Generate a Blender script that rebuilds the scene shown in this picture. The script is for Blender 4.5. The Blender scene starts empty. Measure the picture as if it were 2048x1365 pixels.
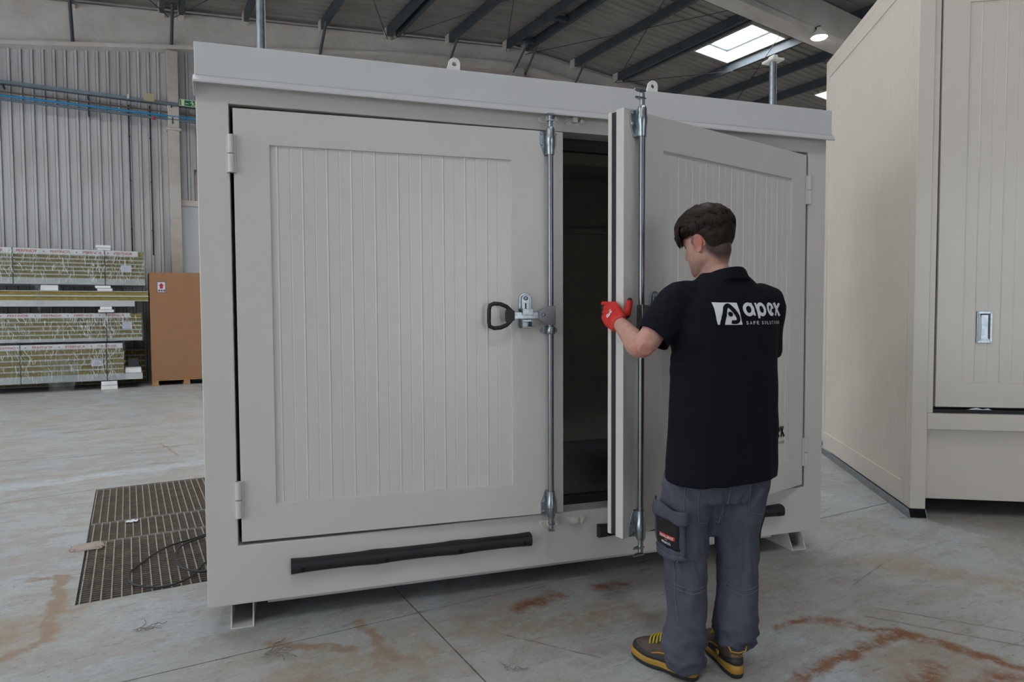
import bpy, bmesh, math, random
from mathutils import Vector, Matrix, noise
from mathutils.bvhtree import BVHTree
random.seed(7)
PI = math.pi
SC = bpy.context.scene
COL = SC.collection

# ------------------------------------------------------------------ camera, sky, exposure
cam_d = bpy.data.cameras.new('camera'); cam = bpy.data.objects.new('camera', cam_d); COL.objects.link(cam)
cam_d.sensor_width = 36.0; cam_d.lens = 24.0; cam_d.clip_end = 300
_yaw, _pit, _rol = 0.3197, -0.0435, -0.0046
_f = Vector((math.sin(_yaw)*math.cos(_pit), math.cos(_yaw)*math.cos(_pit), math.sin(_pit)))
_r0 = Vector((math.cos(_yaw), -math.sin(_yaw), 0)); _u0 = _r0.cross(_f)
_r = _r0*math.cos(_rol) + _u0*math.sin(_rol); _u = -_r0*math.sin(_rol) + _u0*math.cos(_rol)
cam.matrix_world = Matrix(((_r.x, _u.x, -_f.x, .342), (_r.y, _u.y, -_f.y, -3.1643), (_r.z, _u.z, -_f.z, 1.3932), (0, 0, 0, 1)))
SC.camera = cam

world = bpy.data.worlds.new('overcast'); SC.world = world; world.use_nodes = True
bg = world.node_tree.nodes['Background']
bg.inputs[0].default_value = (0.87, 0.93, 1.0, 1); bg.inputs[1].default_value = 2.2
SKYLIGHT = 16.0                      # radiance of the translucent roof lights, seen and added
SC.view_settings.view_transform = 'Standard'; SC.view_settings.look = 'None'
SC.view_settings.gamma = 1.0; SC.view_settings.use_curve_mapping = False
SC.view_settings.exposure = 0.3
SC.cycles.use_denoising = True
SC.cycles.max_bounces = 6; SC.cycles.diffuse_bounces = 3; SC.cycles.glossy_bounces = 3; SC.cycles.use_adaptive_sampling = True; SC.cycles.adaptive_threshold = .12; SC.cycles.adaptive_min_samples = 16
SC.cycles.transparent_max_bounces = 12; SC.cycles.sample_clamp_indirect = 6.0

# ------------------------------------------------------------------ materials
MATS = {}
def rgb(h):
    h = h.lstrip('#'); v = [int(h[i:i+2], 16)/255 for i in (0, 2, 4)]
    return tuple(((c/12.92) if c <= .04045 else ((c+.055)/1.055)**2.4) for c in v) + (1,)
def mk(name):
    m = bpy.data.materials.new(name); m.use_nodes = True; MATS[name] = m
    nt = m.node_tree; b = nt.nodes['Principled BSDF']
    return m, nt, b
def N(nt, t, **kw):
    n = nt.nodes.new(t)
    for k, v in kw.items():
        if k in n.inputs.keys() if hasattr(n.inputs, 'keys') else False: n.inputs[k].default_value = v
        else: setattr(n, k, v)
    return n
def ramp(nt, src, stops):
    r = nt.nodes.new('ShaderNodeValToRGB'); e = r.color_ramp.elements
    while len(e) > 1: e.remove(e[0])
    e[0].position, e[0].color = stops[0][0], stops[0][1]
    for p, c in stops[1:]:
        k = e.new(p); k.color = c
    nt.links.new(src, r.inputs[0]); return r
def mixc(nt, fac, a, b, mode='MIX'):
    n = nt.nodes.new('ShaderNodeMix'); n.data_type = 'RGBA'; n.blend_type = mode
    for i, v in ((0, fac), (6, a), (7, b)):
        if hasattr(v, 'is_output') or hasattr(v, 'links') and not isinstance(v, (tuple, float, int)): nt.links.new(v, n.inputs[i])
        else: n.inputs[i].default_value = v
    return n.outputs[2]
def noise_tex(nt, vec, scale, detail=4, rough=.55, dist=0.):
    n = nt.nodes.new('ShaderNodeTexNoise'); n.inputs['Scale'].default_value = scale
    n.inputs['Detail'].default_value = detail; n.inputs['Roughness'].default_value = rough; n.inputs['Distortion'].default_value = dist
    if vec is not None: nt.links.new(vec, n.inputs['Vector'])
    return n.outputs['Fac']
def mapping(nt, scale=(1, 1, 1), rot=(0, 0, 0), loc=(0, 0, 0), kind='Object'):
    tc = nt.nodes.new('ShaderNodeTexCoord'); mp = nt.nodes.new('ShaderNodeMapping')
    mp.inputs['Scale'].default_value = scale; mp.inputs['Rotation'].default_value = rot; mp.inputs['Location'].default_value = loc
    nt.links.new(tc.outputs[kind], mp.inputs['Vector']); return mp.outputs['Vector']
def bump(nt, b, h, strength=.3, dist=.01):
    n = nt.nodes.new('ShaderNodeBump'); n.inputs['Strength'].default_value = strength; n.inputs['Distance'].default_value = dist
    nt.links.new(h, n.inputs['Height']); nt.links.new(n.outputs['Normal'], b.inputs['Normal'])
def plain(name, col, rough=.5, metal=0., var=.0, vscale=6., bmp=0., bscale=200., spec=None, stretch=(1, 1, 1)):
    m, nt, b = mk(name); c = rgb(col) if isinstance(col, str) else tuple(col) + ((1,) if len(col) == 3 else ())
    b.inputs['Base Color'].default_value = c; b.inputs['Roughness'].default_value = rough; b.inputs['Metallic'].default_value = metal
    if spec is not None: b.inputs['Specular IOR Level'].default_value = spec
    v = mapping(nt, stretch)
    if var:
        f = noise_tex(nt, v, vscale, 5, .6)
        lo = tuple(x*(1-var) for x in c[:3])+(1,); hi = tuple(min(1, x*(1+var)) for x in c[:3])+(1,)
        r = ramp(nt, f, [(.3, lo), (.7, hi)]); nt.links.new(r.outputs[0], b.inputs['Base Color'])
    if bmp:
        bump(nt, b, noise_tex(nt, v, bscale, 3, .5), bmp, .002)
    return m

plain('paint_cream', '#d3cfc9', .36, var=.015, vscale=3, bmp=.06, bscale=260)
plain('paint_panel', '#d5d1cb', .26, var=.012, vscale=2.5, bmp=.04, bscale=200)
plain('paint_fascia', '#d2d1d1', .42, var=.015, vscale=3, bmp=.05, bscale=260)
plain('paint_tall', '#dbd2c7', .22, var=.02, vscale=2, bmp=.05, bscale=260)
plain('zinc', '#a6aeb3', .30, 1.0, var=.22, vscale=40, bmp=.05, bscale=120)
plain('steel_tube', '#8f9396', .34, 1.0, var=.12, vscale=14, bmp=.04, stretch=(1, 1, .15))
plain('rubber', '#1d1e21', .55, var=.2, vscale=20, bmp=.1)
plain('gasket', '#22272b', .6)
plain('black_plastic', '#17181a', .45, bmp=.05)
plain('hole_black', '#050505', .9)
plain('dark_inside', '#b8b1a6', .7, var=.1)
plain('inside_grate', '#8a9097', .4, .4)
plain('white_plastic', '#dedcd4', .5)
plain('foam', '#e6e6e6', .85, bmp=.25, bscale=300)
plain('wool', '#8b7d42', .95, var=.4, vscale=14, bmp=.6, bscale=90, stretch=(1, 1, 5))
plain('panel_skin', '#b9bcbb', .4, var=.03)
plain('white_print', '#dcdcdc', .6)
plain('red_print', '#b8302e', .7)
plain('strap', '#1f3a34', .45)
plain('paper', '#d5d4e0', .7, var=.05, vscale=30)
plain('label_ink', '#4a4a55', .7)
plain('cardboard', '#9c7353', .85, var=.07, vscale=4, bmp=.1, bscale=150)
plain('timber', '#a98358', .8, var=.25, vscale=18, bmp=.3, bscale=60, stretch=(.3, 1, 1))
plain('grate_steel', '#a39d94', .5, .35, var=.3, vscale=12)
plain('grate_rust', '#857a6f', .6, .2, var=.3, vscale=12)
plain('pit_dark', '#241d18', .95)
plain('cable', '#23272b', .5)
plain('wire', '#857b70', .5, .5)
plain('blue_pipe', '#2a86b8', .4, var=.08)
plain('tray_grey', '#6c7a83', .5, .3, var=.15)
plain('conduit_dark', '#3a3634', .6)
plain('brown_pipe', '#6a5a50', .6, var=.2)
plain('box_cream', '#b3a988', .6)
plain('sign_green', '#0f6a43', .5)
plain('sign_pale', '#cfe0b8', .5)
plain('purlin_steel', '#4c545a', .55, .2, var=.2, vscale=3)
plain('rod_steel', '#4a4644', .7, .2)
plain('mortar', '#a3968d', .95, var=.15, vscale=6, bmp=.5, bscale=30)
plain('navy_cloth', '#0e1119', .9, var=.12, vscale=30, bmp=.25, bscale=700, spec=.2)
plain('navy_collar', '#0c0f15', .92, bmp=.3, bscale=500, spec=.2)
plain('stitch', '#62636f', .9)
plain('black_patch', '#0c0d10', .8)
plain('boot_leather', '#4f4137', .7, var=.2, vscale=25, bmp=.2, bscale=300)
plain('boot_black', '#26272a', .6, bmp=.1)
plain('boot_yellow', '#a67d2a', .6, var=.12, vscale=25)
plain('lace', '#b9a72a', .7)
plain('glove_black', '#15171a', .6, bmp=.2, bscale=500)
plain('eye_white', '#d8d4cc', .25)
plain('hair_dark', '#281a13', .6, var=.45, vscale=70, spec=.25)
plain('hair_brow', '#20160f', .7)
plain('sole_black', '#1d1f20', .7)

# corrugated wall and roof sheets: grey steel with dirt streaks
def sheet(name, col, dirt, amount, stretch):
    m, nt, b = mk(name); v = mapping(nt, stretch)
    f = noise_tex(nt, v, 1.2, 6, .65)
    c = mixc(nt, ramp(nt, f, [(.45, (0, 0, 0, 1)), (.8, (amount,)*3+(1,))]).outputs[0], rgb(col), rgb(dirt))
    nt.links.new(c, b.inputs['Base Color']); b.inputs['Roughness'].default_value = .5
    return m
sheet('clad_steel', '#c3c4c6', '#9b9896', .8, (5, 5, .5))
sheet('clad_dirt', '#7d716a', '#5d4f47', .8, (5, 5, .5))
sheet('roof_steel', '#99958f', '#7b736c', .8, (.6, 3, 1))
sheet('wall_white', '#cdd0d4', '#bcbcbf', .5, (1, 1, 1))
def concrete(name, col, dark):
    m, nt, b = mk(name); v = mapping(nt)
    f = noise_tex(nt, v, 1.6, 8, .7); g = noise_tex(nt, v, 28, 4, .6)
    c = mixc(nt, ramp(nt, f, [(.4, (0, 0, 0, 1)), (.75, (1, 1, 1, 1))]).outputs[0], rgb(col), rgb(dark))
    nt.links.new(c, b.inputs['Base Color']); b.inputs['Roughness'].default_value = .9
    bump(nt, b, g, .35, .02); return m
concrete('concrete_beam', '#dcd5cf', '#c3bab3')
concrete('concrete_raw', '#c6beb7', '#aba199')

# worn blue-grey floor paint over bare concrete, rust and dirt
def floor_material():
    m, nt, b = mk('floor_paint'); L = nt.links
    v = mapping(nt)
    big = noise_tex(nt, v, .55, 3, .62, .4); mid = noise_tex(nt, v, 2.3, 7, .68, .5); fine = noise_tex(nt, v, 38, 3, .7)
    stretch = mapping(nt, (.9, 3.2, 1)); drag = noise_tex(nt, stretch, 2.0, 7, .72, .3)
    paint = mixc(nt, ramp(nt, fine, [(.3, (0, 0, 0, 1)), (.75, (1, 1, 1, 1))]).outputs[0], rgb('#99a0a3'), rgb('#b3b8ba'))
    tint = mixc(nt, ramp(nt, big, [(.4, (0, 0, 0, 1)), (.65, (1, 1, 1, 1))]).outputs[0], paint, rgb('#a6a49d'))
    bare = mixc(nt, ramp(nt, mid, [(.3, (0, 0, 0, 1)), (.7, (1, 1, 1, 1))]).outputs[0], rgb('#938a81'), rgb('#aca49c'))
    bare = mixc(nt, ramp(nt, fine, [(.35, (0, 0, 0, 1)), (.7, (.6, .6, .6, 1))]).outputs[0], bare, rgb('#857a70'))
    ad = nt.nodes.new('ShaderNodeMath'); ad.operation = 'ADD'; L.new(mid, ad.inputs[0]); L.new(drag, ad.inputs[1])
    ad2 = nt.nodes.new('ShaderNodeMath'); ad2.operation = 'MULTIPLY_ADD'; ad2.inputs[1].default_value = .46; L.new(ad.outputs[0], ad2.inputs[0])
    fq = nt.nodes.new('ShaderNodeMath'); fq.operation = 'MULTIPLY'; fq.inputs[1].default_value = .10; L.new(fine, fq.inputs[0]); L.new(fq.outputs[0], ad2.inputs[2])
    wear2 = ramp(nt, ad2.outputs[0], [(.500, (0, 0, 0, 1)), (.54, (.68, .68, .68, 1))]).outputs[0]
    c = mixc(nt, wear2, tint, bare)
    gr = noise_tex(nt, mapping(nt, (1, 1.6, 1)), 13, 5, .82, .3)
    c = mixc(nt, ramp(nt, gr, [(.30, (.5, .5, .5, 1)), (.46, (0, 0, 0, 1))]).outputs[0], c, rgb('#837a72'))
    c = mixc(nt, ramp(nt, gr, [(.55, (0, 0, 0, 1)), (.72, (.45, .45, .45, 1))]).outputs[0], c, rgb('#c2c3c1'))
    # dark scuffs
    sc = noise_tex(nt, mapping(nt, (1.4, 7, 1), (0, 0, .35)), 3.2, 6, .78, .2)
    scm = ramp(nt, sc, [(.57, (0, 0, 0, 1)), (.70, (.7,)*3+(1,))]).outputs[0]
    c = mixc(nt, scm, c, rgb('#5c534c'))
    sp = noise_tex(nt, v, 55, 2, .6); spm = ramp(nt, sp, [(.665, (0, 0, 0, 1)), (.73, (.7,)*3+(1,))]).outputs[0]
    c = mixc(nt, spm, c, rgb('#4c453f'))
    # stains, worn lanes and scratches, each with a place of its own on the floor; ragged edges from noise
    tc = nt.nodes.new('ShaderNodeTexCoord'); sx = nt.nodes.new('ShaderNodeSeparateXYZ')
    wob = nt.nodes.new('ShaderNodeTexNoise'); wob.inputs['Scale'].default_value = 7; wob.inputs['Detail'].default_value = 3; wob.inputs['Roughness'].default_value = .65
    L.new(tc.outputs['Object'], wob.inputs['Vector'])
    vm = nt.nodes.new('ShaderNodeVectorMath'); vm.operation = 'MULTIPLY_ADD'
    L.new(wob.outputs['Color'], vm.inputs[0]); vm.inputs[1].default_value = (.14, .14, 0); L.new(tc.outputs['Object'], vm.inputs[2])
    L.new(vm.outputs[0], sx.inputs[0])
    def mth(op, a, b_=None, clamp=False):
        n = nt.nodes.new('ShaderNodeMath'); n.operation = op; n.use_clamp = clamp
        for i, q in enumerate((a, b_)):
            if q is None: continue
            if isinstance(q, (int, float)): n.inputs[i].default_value = q
            else: L.new(q, n.inputs[i])
        return n.outputs[0]
    vm2 = nt.nodes.new('ShaderNodeVectorMath'); vm2.operation = 'MULTIPLY_ADD'; sx2 = nt.nodes.new('ShaderNodeSeparateXYZ')
    L.new(wob.outputs['Color'], vm2.inputs[0]); vm2.inputs[1].default_value = (.02, .02, 0); L.new(tc.outputs['Object'], vm2.inputs[2]); L.new(vm2.outputs[0], sx2.inputs[0])
    def seg(x0, y0, x1, y1, w, soft):
        dx, dy = x1-x0, y1-y0; ll = dx*dx+dy*dy; fine_ = w < .009; sq = sx2 if fine_ else sx; of = .01 if fine_ else .07
        px = mth('SUBTRACT', sq.outputs[0], x0+of); py = mth('SUBTRACT', sq.outputs[1], y0+of)
        t = mth('ADD', mth('MULTIPLY', px, dx/ll), mth('MULTIPLY', py, dy/ll), True)
        ex = mth('SUBTRACT', px, mth('MULTIPLY', t, dx)); ey = mth('SUBTRACT', py, mth('MULTIPLY', t, dy))
        d = mth('SQRT', mth('ADD', mth('MULTIPLY', ex, ex), mth('MULTIPLY', ey, ey)))
        return mth('DIVIDE', mth('SUBTRACT', w+soft, d), soft, True)
    rn = noise_tex(nt, v, 11, 5, .75)
    for segs, c0, c1, lo_, hi_ in STAINS:
        acc = None
        for a in segs: q = seg(*a); acc = q if acc is None else mth('MAXIMUM', acc, q)
        rr = ramp(nt, rn, [(lo_, (0, 0, 0, 1)), (hi_, (1, 1, 1, 1))]).outputs[0]
        c = mixc(nt, mth('MULTIPLY', acc, rr), c, mixc(nt, fine, rgb(c0), rgb(c1)))
    L.new(c, b.inputs['Base Color'])
    ro = ramp(nt, mid, [(.3, (.32,)*3+(1,)), (.75, (.62,)*3+(1,))]).outputs[0]; L.new(ro, b.inputs['Roughness'])
    bump(nt, b, fine, .12, .004)
# (x0, y0, x1, y1, half width, soft edge) in floor axes; then two colours and the noise window of the stain
STAINS = [
    ([(-1.6, 3.42, .5, 3.80, .09, .05)], '#aab2b6', '#bcc3c6', .34, .60),
    ([(3.23, -.92, 3.43, -1.04, .05, .12), (3.43, -1.04, 3.59, -1.5, .06, .12), (3.0, -.35, 3.2, -.5, .03, .06), (-.3, .9, -.9, .3, .05, .15), (2.15, -1.9, 2.5, -1.65, .12, .15), (.3, -.55, .75, -.6, .06, .15), (1.0, -.5, 1.7, -.75, .05, .2)], '#8d7c68', '#a1927f', .38, .62),
    ([(2.19, -1.18, 2.36, -1.18, .010, .03), (2.36, -1.18, 2.59, -1.46, .012, .035), (2.59, -1.46, 2.75, -1.98, .016, .04), (2.57, -1.47, 2.05, -1.48, .012, .04), (2.05, -1.48, 1.80, -1.55, .012, .04), (2.2, -1.75, 2.45, -1.7, .01, .06), (1.31, -.45, 1.53, -.40, .018, .06), (1.75, -.42, 1.9, -.47, .01, .05),
      (1.55, -1.12, 1.85, -1.2, .01, .06), (.12, -1.0, .3, -.9, .008, .05), (2.3, -1.95, 2.6, -1.9, .02, .08)], '#5d3a22', '#97643a', .36, .56),
    ([(-.76, 1.13, -.58, 1.05, .018, .015), (-.61, 1.12, -.60, .30, .022, .018), (-.60, .30, -1.0, .02, .02, .03), (.22, -.22, .50, -.42, .02, .02), (.60, -.2, .62, -.6, .015, .02), (-.95, 6.3, -.1, 6.5, .012, .02), (.0, 5.0, .12, 4.2, .01, .012)], '#8c7866', '#9d8977', .25, .5),
    ([(2.62, -1.30, 3.05, -2.0, .003, .006), (2.75, -1.28, 3.2, -1.95, .003, .006), (2.9, -1.05, 3.3, -.95, .002, .006), (-1.0, 6.25, .1, 6.42, .008, .012), (-.9, 7.2, .2, 7.5, .008, .012), (-1.2, 4.6, .3, 4.75, .006, .008), (-1.3, 2.95, -.55, 3.1, .006, .01), (1.1, -.62, 1.35, -1.0, .002, .004)], '#6d625a', '#7d7067', .25, .6)]
floor_material()

def skin_material():
    m, nt, b = mk('skin'); at = nt.nodes.new('ShaderNodeAttribute'); at.attribute_name = 'tone'
    sp = nt.nodes.new('ShaderNodeSeparateColor'); nt.links.new(at.outputs['Color'], sp.inputs[0])
    f = noise_tex(nt, mapping(nt), 30, 4, .6)
    base = mixc(nt, ramp(nt, f, [(.3, (0, 0, 0, 1)), (.7, (1, 1, 1, 1))]).outputs[0], rgb('#b98a78'), rgb('#cba092'))
    c = mixc(nt, sp.outputs[0], base, rgb('#b4523c'))          # red of the ear and elbow
    n2 = noise_tex(nt, mapping(nt), 900, 2, .5)
    mm = nt.nodes.new('ShaderNodeMath'); mm.operation = 'MULTIPLY'; nt.links.new(sp.outputs[1], mm.inputs[0])
    nt.links.new(ramp(nt, n2, [(.3, (.88,)*3+(1,)), (.7, (1, 1, 1, 1))]).outputs[0], mm.inputs[1])
    c = mixc(nt, mm.outputs[0], c, rgb('#2a201b'))             # cropped hair and stubble
    nt.links.new(c, b.inputs['Base Color']); b.inputs['Roughness'].default_value = .5
    b.inputs['Subsurface Weight'].default_value = .12; b.inputs['Subsurface Radius'].default_value = (.012, .005, .003)
    bump(nt, b, noise_tex(nt, mapping(nt), 260, 3, .6), .12, .002)
skin_material()
def cloth_material(name, c0, c1):
    m, nt, b = mk(name); v = mapping(nt); f = noise_tex(nt, v, 9, 6, .65); w = noise_tex(nt, mapping(nt, (1, 1, .4)), 420, 2, .5)
    c = mixc(nt, ramp(nt, f, [(.3, (0, 0, 0, 1)), (.7, (1, 1, 1, 1))]).outputs[0], rgb(c0), rgb(c1))
    nt.links.new(c, b.inputs['Base Color']); b.inputs['Roughness'].default_value = .92; b.inputs['Specular IOR Level'].default_value = .2
    bump(nt, b, w, .3, .001)
cloth_material('trouser_cloth', '#444651', '#555763')
def glove_material():
    m, nt, b = mk('glove_knit'); at = nt.nodes.new('ShaderNodeAttribute'); at.attribute_name = 'tone'
    sp = nt.nodes.new('ShaderNodeSeparateColor'); nt.links.new(at.outputs['Color'], sp.inputs[0])
    c = mixc(nt, sp.outputs[0], rgb('#c8241c'), rgb('#15171a')); c = mixc(nt, sp.outputs[1], c, rgb('#d24a3e'))
    nt.links.new(c, b.inputs['Base Color']); b.inputs['Roughness'].default_value = .75
    bump(nt, b, noise_tex(nt, mapping(nt), 500, 2, .5), .3, .001)
glove_material()
def film_material():
    m, nt, b = mk('clear_film'); L = nt.links
    out = nt.nodes['Material Output']; tr = nt.nodes.new('ShaderNodeBsdfTransparent'); gl = nt.nodes.new('ShaderNodeBsdfGlossy')
    tr.inputs[0].default_value = (.93, .95, .95, 1); gl.inputs['Roughness'].default_value = .10
    gl.inputs[0].default_value = (1, 1, 1, 1)
    v = mapping(nt, (3.2, 3.2, .9), (0, .35, 0)); f = noise_tex(nt, v, 7, 7, .68, 2.2)
    bp = nt.nodes.new('ShaderNodeBump'); bp.inputs['Strength'].default_value = 1; bp.inputs['Distance'].default_value = .16
    L.new(f, bp.inputs['Height']); L.new(bp.outputs[0], gl.inputs['Normal'])
    mx = nt.nodes.new('ShaderNodeMixShader'); mx.inputs[0].default_value = .13
    L.new(tr.outputs[0], mx.inputs[1]); L.new(gl.outputs[0], mx.inputs[2]); L.new(mx.outputs[0], out.inputs[0])
film_material()
def glint_material():  # near-opaque white that paints glints on the wrapping film
    m, nt, b = mk('film_glint_white'); L = nt.links; out = nt.nodes['Material Output']; tr = nt.nodes.new('ShaderNodeBsdfTransparent')
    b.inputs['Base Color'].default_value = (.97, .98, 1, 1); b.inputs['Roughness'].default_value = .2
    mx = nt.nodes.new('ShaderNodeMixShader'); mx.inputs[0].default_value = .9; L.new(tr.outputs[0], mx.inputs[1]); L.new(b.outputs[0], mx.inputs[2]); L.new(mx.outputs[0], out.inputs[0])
glint_material()
def emit(name, col, s):
    m, nt, b = mk(name); b.inputs['Base Color'].default_value = (.8, .8, .8, 1)
    b.inputs['Emission Color'].default_value = col; b.inputs['Emission Strength'].default_value = s
emit('skylight_and_fill', (.93, .965, 1.0, 1), SKYLIGHT)
emit('lamp_glow', (1.0, .86, .68, 1), 60)

# ------------------------------------------------------------------ mesh helpers
class MB:
    """collects vertices and faces of one mesh object"""
    def __init__(s): s.v = []; s.f = []
    def add(s, vs, fs):
        o = len(s.v); s.v += [tuple(p) for p in vs]; s.f += [tuple(i+o for i in q) for q in fs]; return s
    def box(s, x0, x1, y0, y1, z0, z1, M=None):
        vs = [Vector((x, y, z)) for z in (z0, z1) for y in (y0, y1) for x in (x0, x1)]
        if M is not None: vs = [M @ p for p in vs]
        return s.add(vs, [(0, 2, 3, 1), (4, 5, 7, 6), (0, 1, 5, 4), (2, 6, 7, 3), (0, 4, 6, 2), (1, 3, 7, 5)])
    def prism(s, poly, axis, a, b, M=None):
        """polygon (2-D list) pushed along an axis from a to b; the 2-D pair fills the other axes in order"""
        def P(p, t):
            q = [p[0], p[1]]; q.insert('xyz'.index(axis), t); q = Vector(q); return M @ q if M is not None else q
        n = len(poly); vs = [P(p, a) for p in poly]+[P(p, b) for p in poly]
        fs = [tuple(range(n-1, -1, -1)), tuple(range(n, 2*n))]+[(i, (i+1) % n, n+(i+1) % n, n+i) for i in range(n)]
        return s.add(vs, fs)
    def rings(s, R, cap=True, closed=True):
        n = len(R[0]); vs = [p for r in R for p in r]; fs = []
        for k in range(len(R)-1):
            for i in range(n if closed else n-1):
                j = (i+1) % n; fs.append((k*n+i, k*n+j, (k+1)*n+j, (k+1)*n+i))
        if cap and closed:
            fs.append(tuple(range(n-1, -1, -1))); fs.append(tuple(range((len(R)-1)*n, len(R)*n)))
        return s.add(vs, fs)
    def tube(s, pts, rad, n=10, cap=True, closed=False, flat=1.0, up=None):
        pts = [Vector(p) for p in pts]; m = len(pts); R = []; prev = None
        for i, p in enumerate(pts):
            if closed: d = pts[(i+1) % m]-pts[i-1]
            else: d = pts[min(i+1, m-1)]-pts[max(i-1, 0)]
            d.normalize()
            if prev is None:
                a = Vector(up) if up is not None else (Vector((0, 0, 1)) if abs(d.z) < .9 else Vector((1, 0, 0)))
            else: a = prev
            a = (a-d*a.dot(d)).normalized(); b = d.cross(a); prev = a
            r = rad[i] if isinstance(rad, (list, tuple)) else rad
            R.append([p+a*(math.cos(2*PI*k/n)*r*flat)+b*(math.sin(2*PI*k/n)*r) for k in range(n)])
        if closed:
            o = len(s.v); s.rings(R, cap=False); q = (m-1)*n
            s.f += [(o+q+i, o+q+(i+1) % n, o+(i+1) % n, o+i) for i in range(n)]; return s
        return s.rings(R, cap)
    def cyl(s, p0, p1, r, n=16): return s.tube([p0, p1], r, n)
    def grid(s, rows): return s.rings(rows, cap=False, closed=False)
    def data(s, name, smooth=False, recalc=True):
        me = bpy.data.meshes.new(name); me.from_pydata(s.v, [], s.f); me.update()
        if recalc:
            bm = bmesh.new(); bm.from_mesh(me); bmesh.ops.recalc_face_normals(bm, faces=bm.faces); bm.to_mesh(me); bm.free()
        if smooth: me.polygons.foreach_set('use_smooth', [True]*len(me.polygons))
        return me
    def build(s, name, mat, parent=None, smooth=False, bev=0., recalc=True, auto=None, label=None):
        o = obj(name, s.data(name, smooth, recalc), mat, parent)
        if auto: shade_auto(o.data, auto)
        if bev:
            m = o.modifiers.new('edge', 'BEVEL'); m.width = bev; m.segments = 2; m.limit_method = 'ANGLE'; m.angle_limit = .6
        if label: o['label'] = label
        return o
def shade_auto(me, deg=35):
    me.polygons.foreach_set('use_smooth', [True]*len(me.polygons))
    bm = bmesh.new(); bm.from_mesh(me)
    for e in bm.edges:
        if len(e.link_faces) == 2 and e.calc_face_angle(0) > math.radians(deg): e.smooth = False
    bm.to_mesh(me); bm.free()
def obj(name, me, mat, parent=None):
    if mat is not None and not me.materials: me.materials.append(MATS[mat])
    o = bpy.data.objects.new(name, me); COL.objects.link(o)
    if parent is not None: o.parent = parent
    return o
def thing(name, label, cat, loc=(0, 0, 0), rz=0., group=None):
    o = bpy.data.objects.new(name, None); COL.objects.link(o); o.empty_display_size = .1
    o.location = loc; o.rotation_euler = (0, 0, rz); o['label'] = label; o['category'] = cat
    if group: o['group'] = group
    return o
def tag(o, label, cat, group=None):
    o['label'] = label; o['category'] = cat
    if group: o['group'] = group
    return o
def inst(me, name, parent, loc=(0, 0, 0), rot=(0, 0, 0), mat=None):
    o = obj(name, me, mat, parent); o.location = loc; o.rotation_euler = rot; return o
def text_geo(body, size=1.0, bold=0.0):
    """filled outline of built-in lettering: (vertices 2-D, faces), left aligned on the base line"""
    c = bpy.data.curves.new('lettering', 'FONT'); c.body = body; c.size = size; c.offset = bold; c.resolution_u = 3
    o = bpy.data.objects.new('lettering', c); COL.objects.link(o)
    dg = bpy.context.evaluated_depsgraph_get(); dg.update()
    me = o.evaluated_get(dg).to_mesh()
    vs = [(v.co.x, v.co.y) for v in me.vertices]; fs = [tuple(p.vertices) for p in me.polygons]
    o.evaluated_get(dg).to_mesh_clear(); bpy.data.objects.remove(o); bpy.data.curves.remove(c)
    return vs, fs
def fit_text(body, x0, x1, y0, y1, bold=0.):
    vs, fs = text_geo(body, 1.0, bold)
    ax, bx = min(v[0] for v in vs), max(v[0] for v in vs); ay, by = min(v[1] for v in vs), max(v[1] for v in vs)
    return [(x0+(v[0]-ax)/(bx-ax)*(x1-x0), y0+(v[1]-ay)/(by-ay)*(y1-y0)) for v in vs], fs

# hall axes: turned 11 degrees to the container
HA = math.radians(11)
HALL = Matrix.Rotation(HA, 4, 'Z')
def hall(o): o.rotation_euler = (0, 0, HA); return o
def hp(x, y, z=0): return HALL @ Vector((x, y, z))

# ------------------------------------------------------------------ the hall
YB = 13.0                                   # rear gable wall (hall axes)
def roof_z(x): return 7.485+.0925*x if x < 9.0 else 8.3175-.088*(x-9.0)      # underside line of the purlins
PUR = .22                                   # purlin depth
X0, X1, Y0 = -9.0, 26.0, -13.0

# floor: slabs with open joints over a sub-base
GR = (-.525, .62, .64, 3.10)                # grating pit
sub = MB().box(X0, X1, Y0, YB, -.30, -.26).build('floor', 'pit_dark'); hall(sub); sub['kind'] = 'structure'
jx = [X0-.3, -4.13, .87, 5.87, 10.87, 15.87, 20.87, X1+.3]; jy = [Y0, -10.25, -5.25, -.25, 4.75, 9.75, YB+.4]
for i in range(len(jx)-1):
    for j in range(len(jy)-1):
        g = .0035; x0, x1, y0, y1 = jx[i]+g, jx[i+1]-g, jy[j]+g, jy[j+1]-g; b = MB()
        if x0 < GR[0] < x1 and y0 < GR[2] < y1:
            a0, a1, b0, b1 = GR
            for q in ((x0, a0, y0, y1), (a1, x1, y0, y1), (a0, a1, y0, b0), (a0, a1, b1, y1)): b.box(*q, -.26, 0)
        else: b.box(x0, x1, y0, y1, -.26, 0)
        o = b.build('slab', 'floor_paint', sub)
# rear wall
wb = MB().box(X0, X1, YB+.12, YB+.3, 0, 6.2)
wb.prism([(X0, 6.2), (X1, 6.2), (X1, roof_z(X1)+.2), (9, roof_z(9)+.2), (X0, roof_z(X0)+.2)], 'y', YB+.12, YB+.3)
wall_back = wb.build('wall_back', 'concrete_raw'); hall(wall_back); wall_back['kind'] = 'structure'
def beam_z(x): return 6.88+.149*x if x < 9 else 8.22-.14*(x-9)      # lower edge of the concrete gable band
lo = [(-9, 5.54), (9, 8.0), (26, 5.6)]
bz = MB()
xs = [-9+k*.5 for k in range(71)]
def band_lo(x): return min(roof_z(x)-.28, 6.88+.149*x) if x < 9 else roof_z(x)-.3
R1 = []
for x in xs:
    zt, zb = roof_z(x)+.1, band_lo(x)
    R1.append([(x, YB+.12, zt), (x, YB-.05, zt), (x, YB-.05, zb), (x, YB-.14, zb-.02), (x, YB-.14, zb-.10), (x, YB+.12, zb-.15)])
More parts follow.
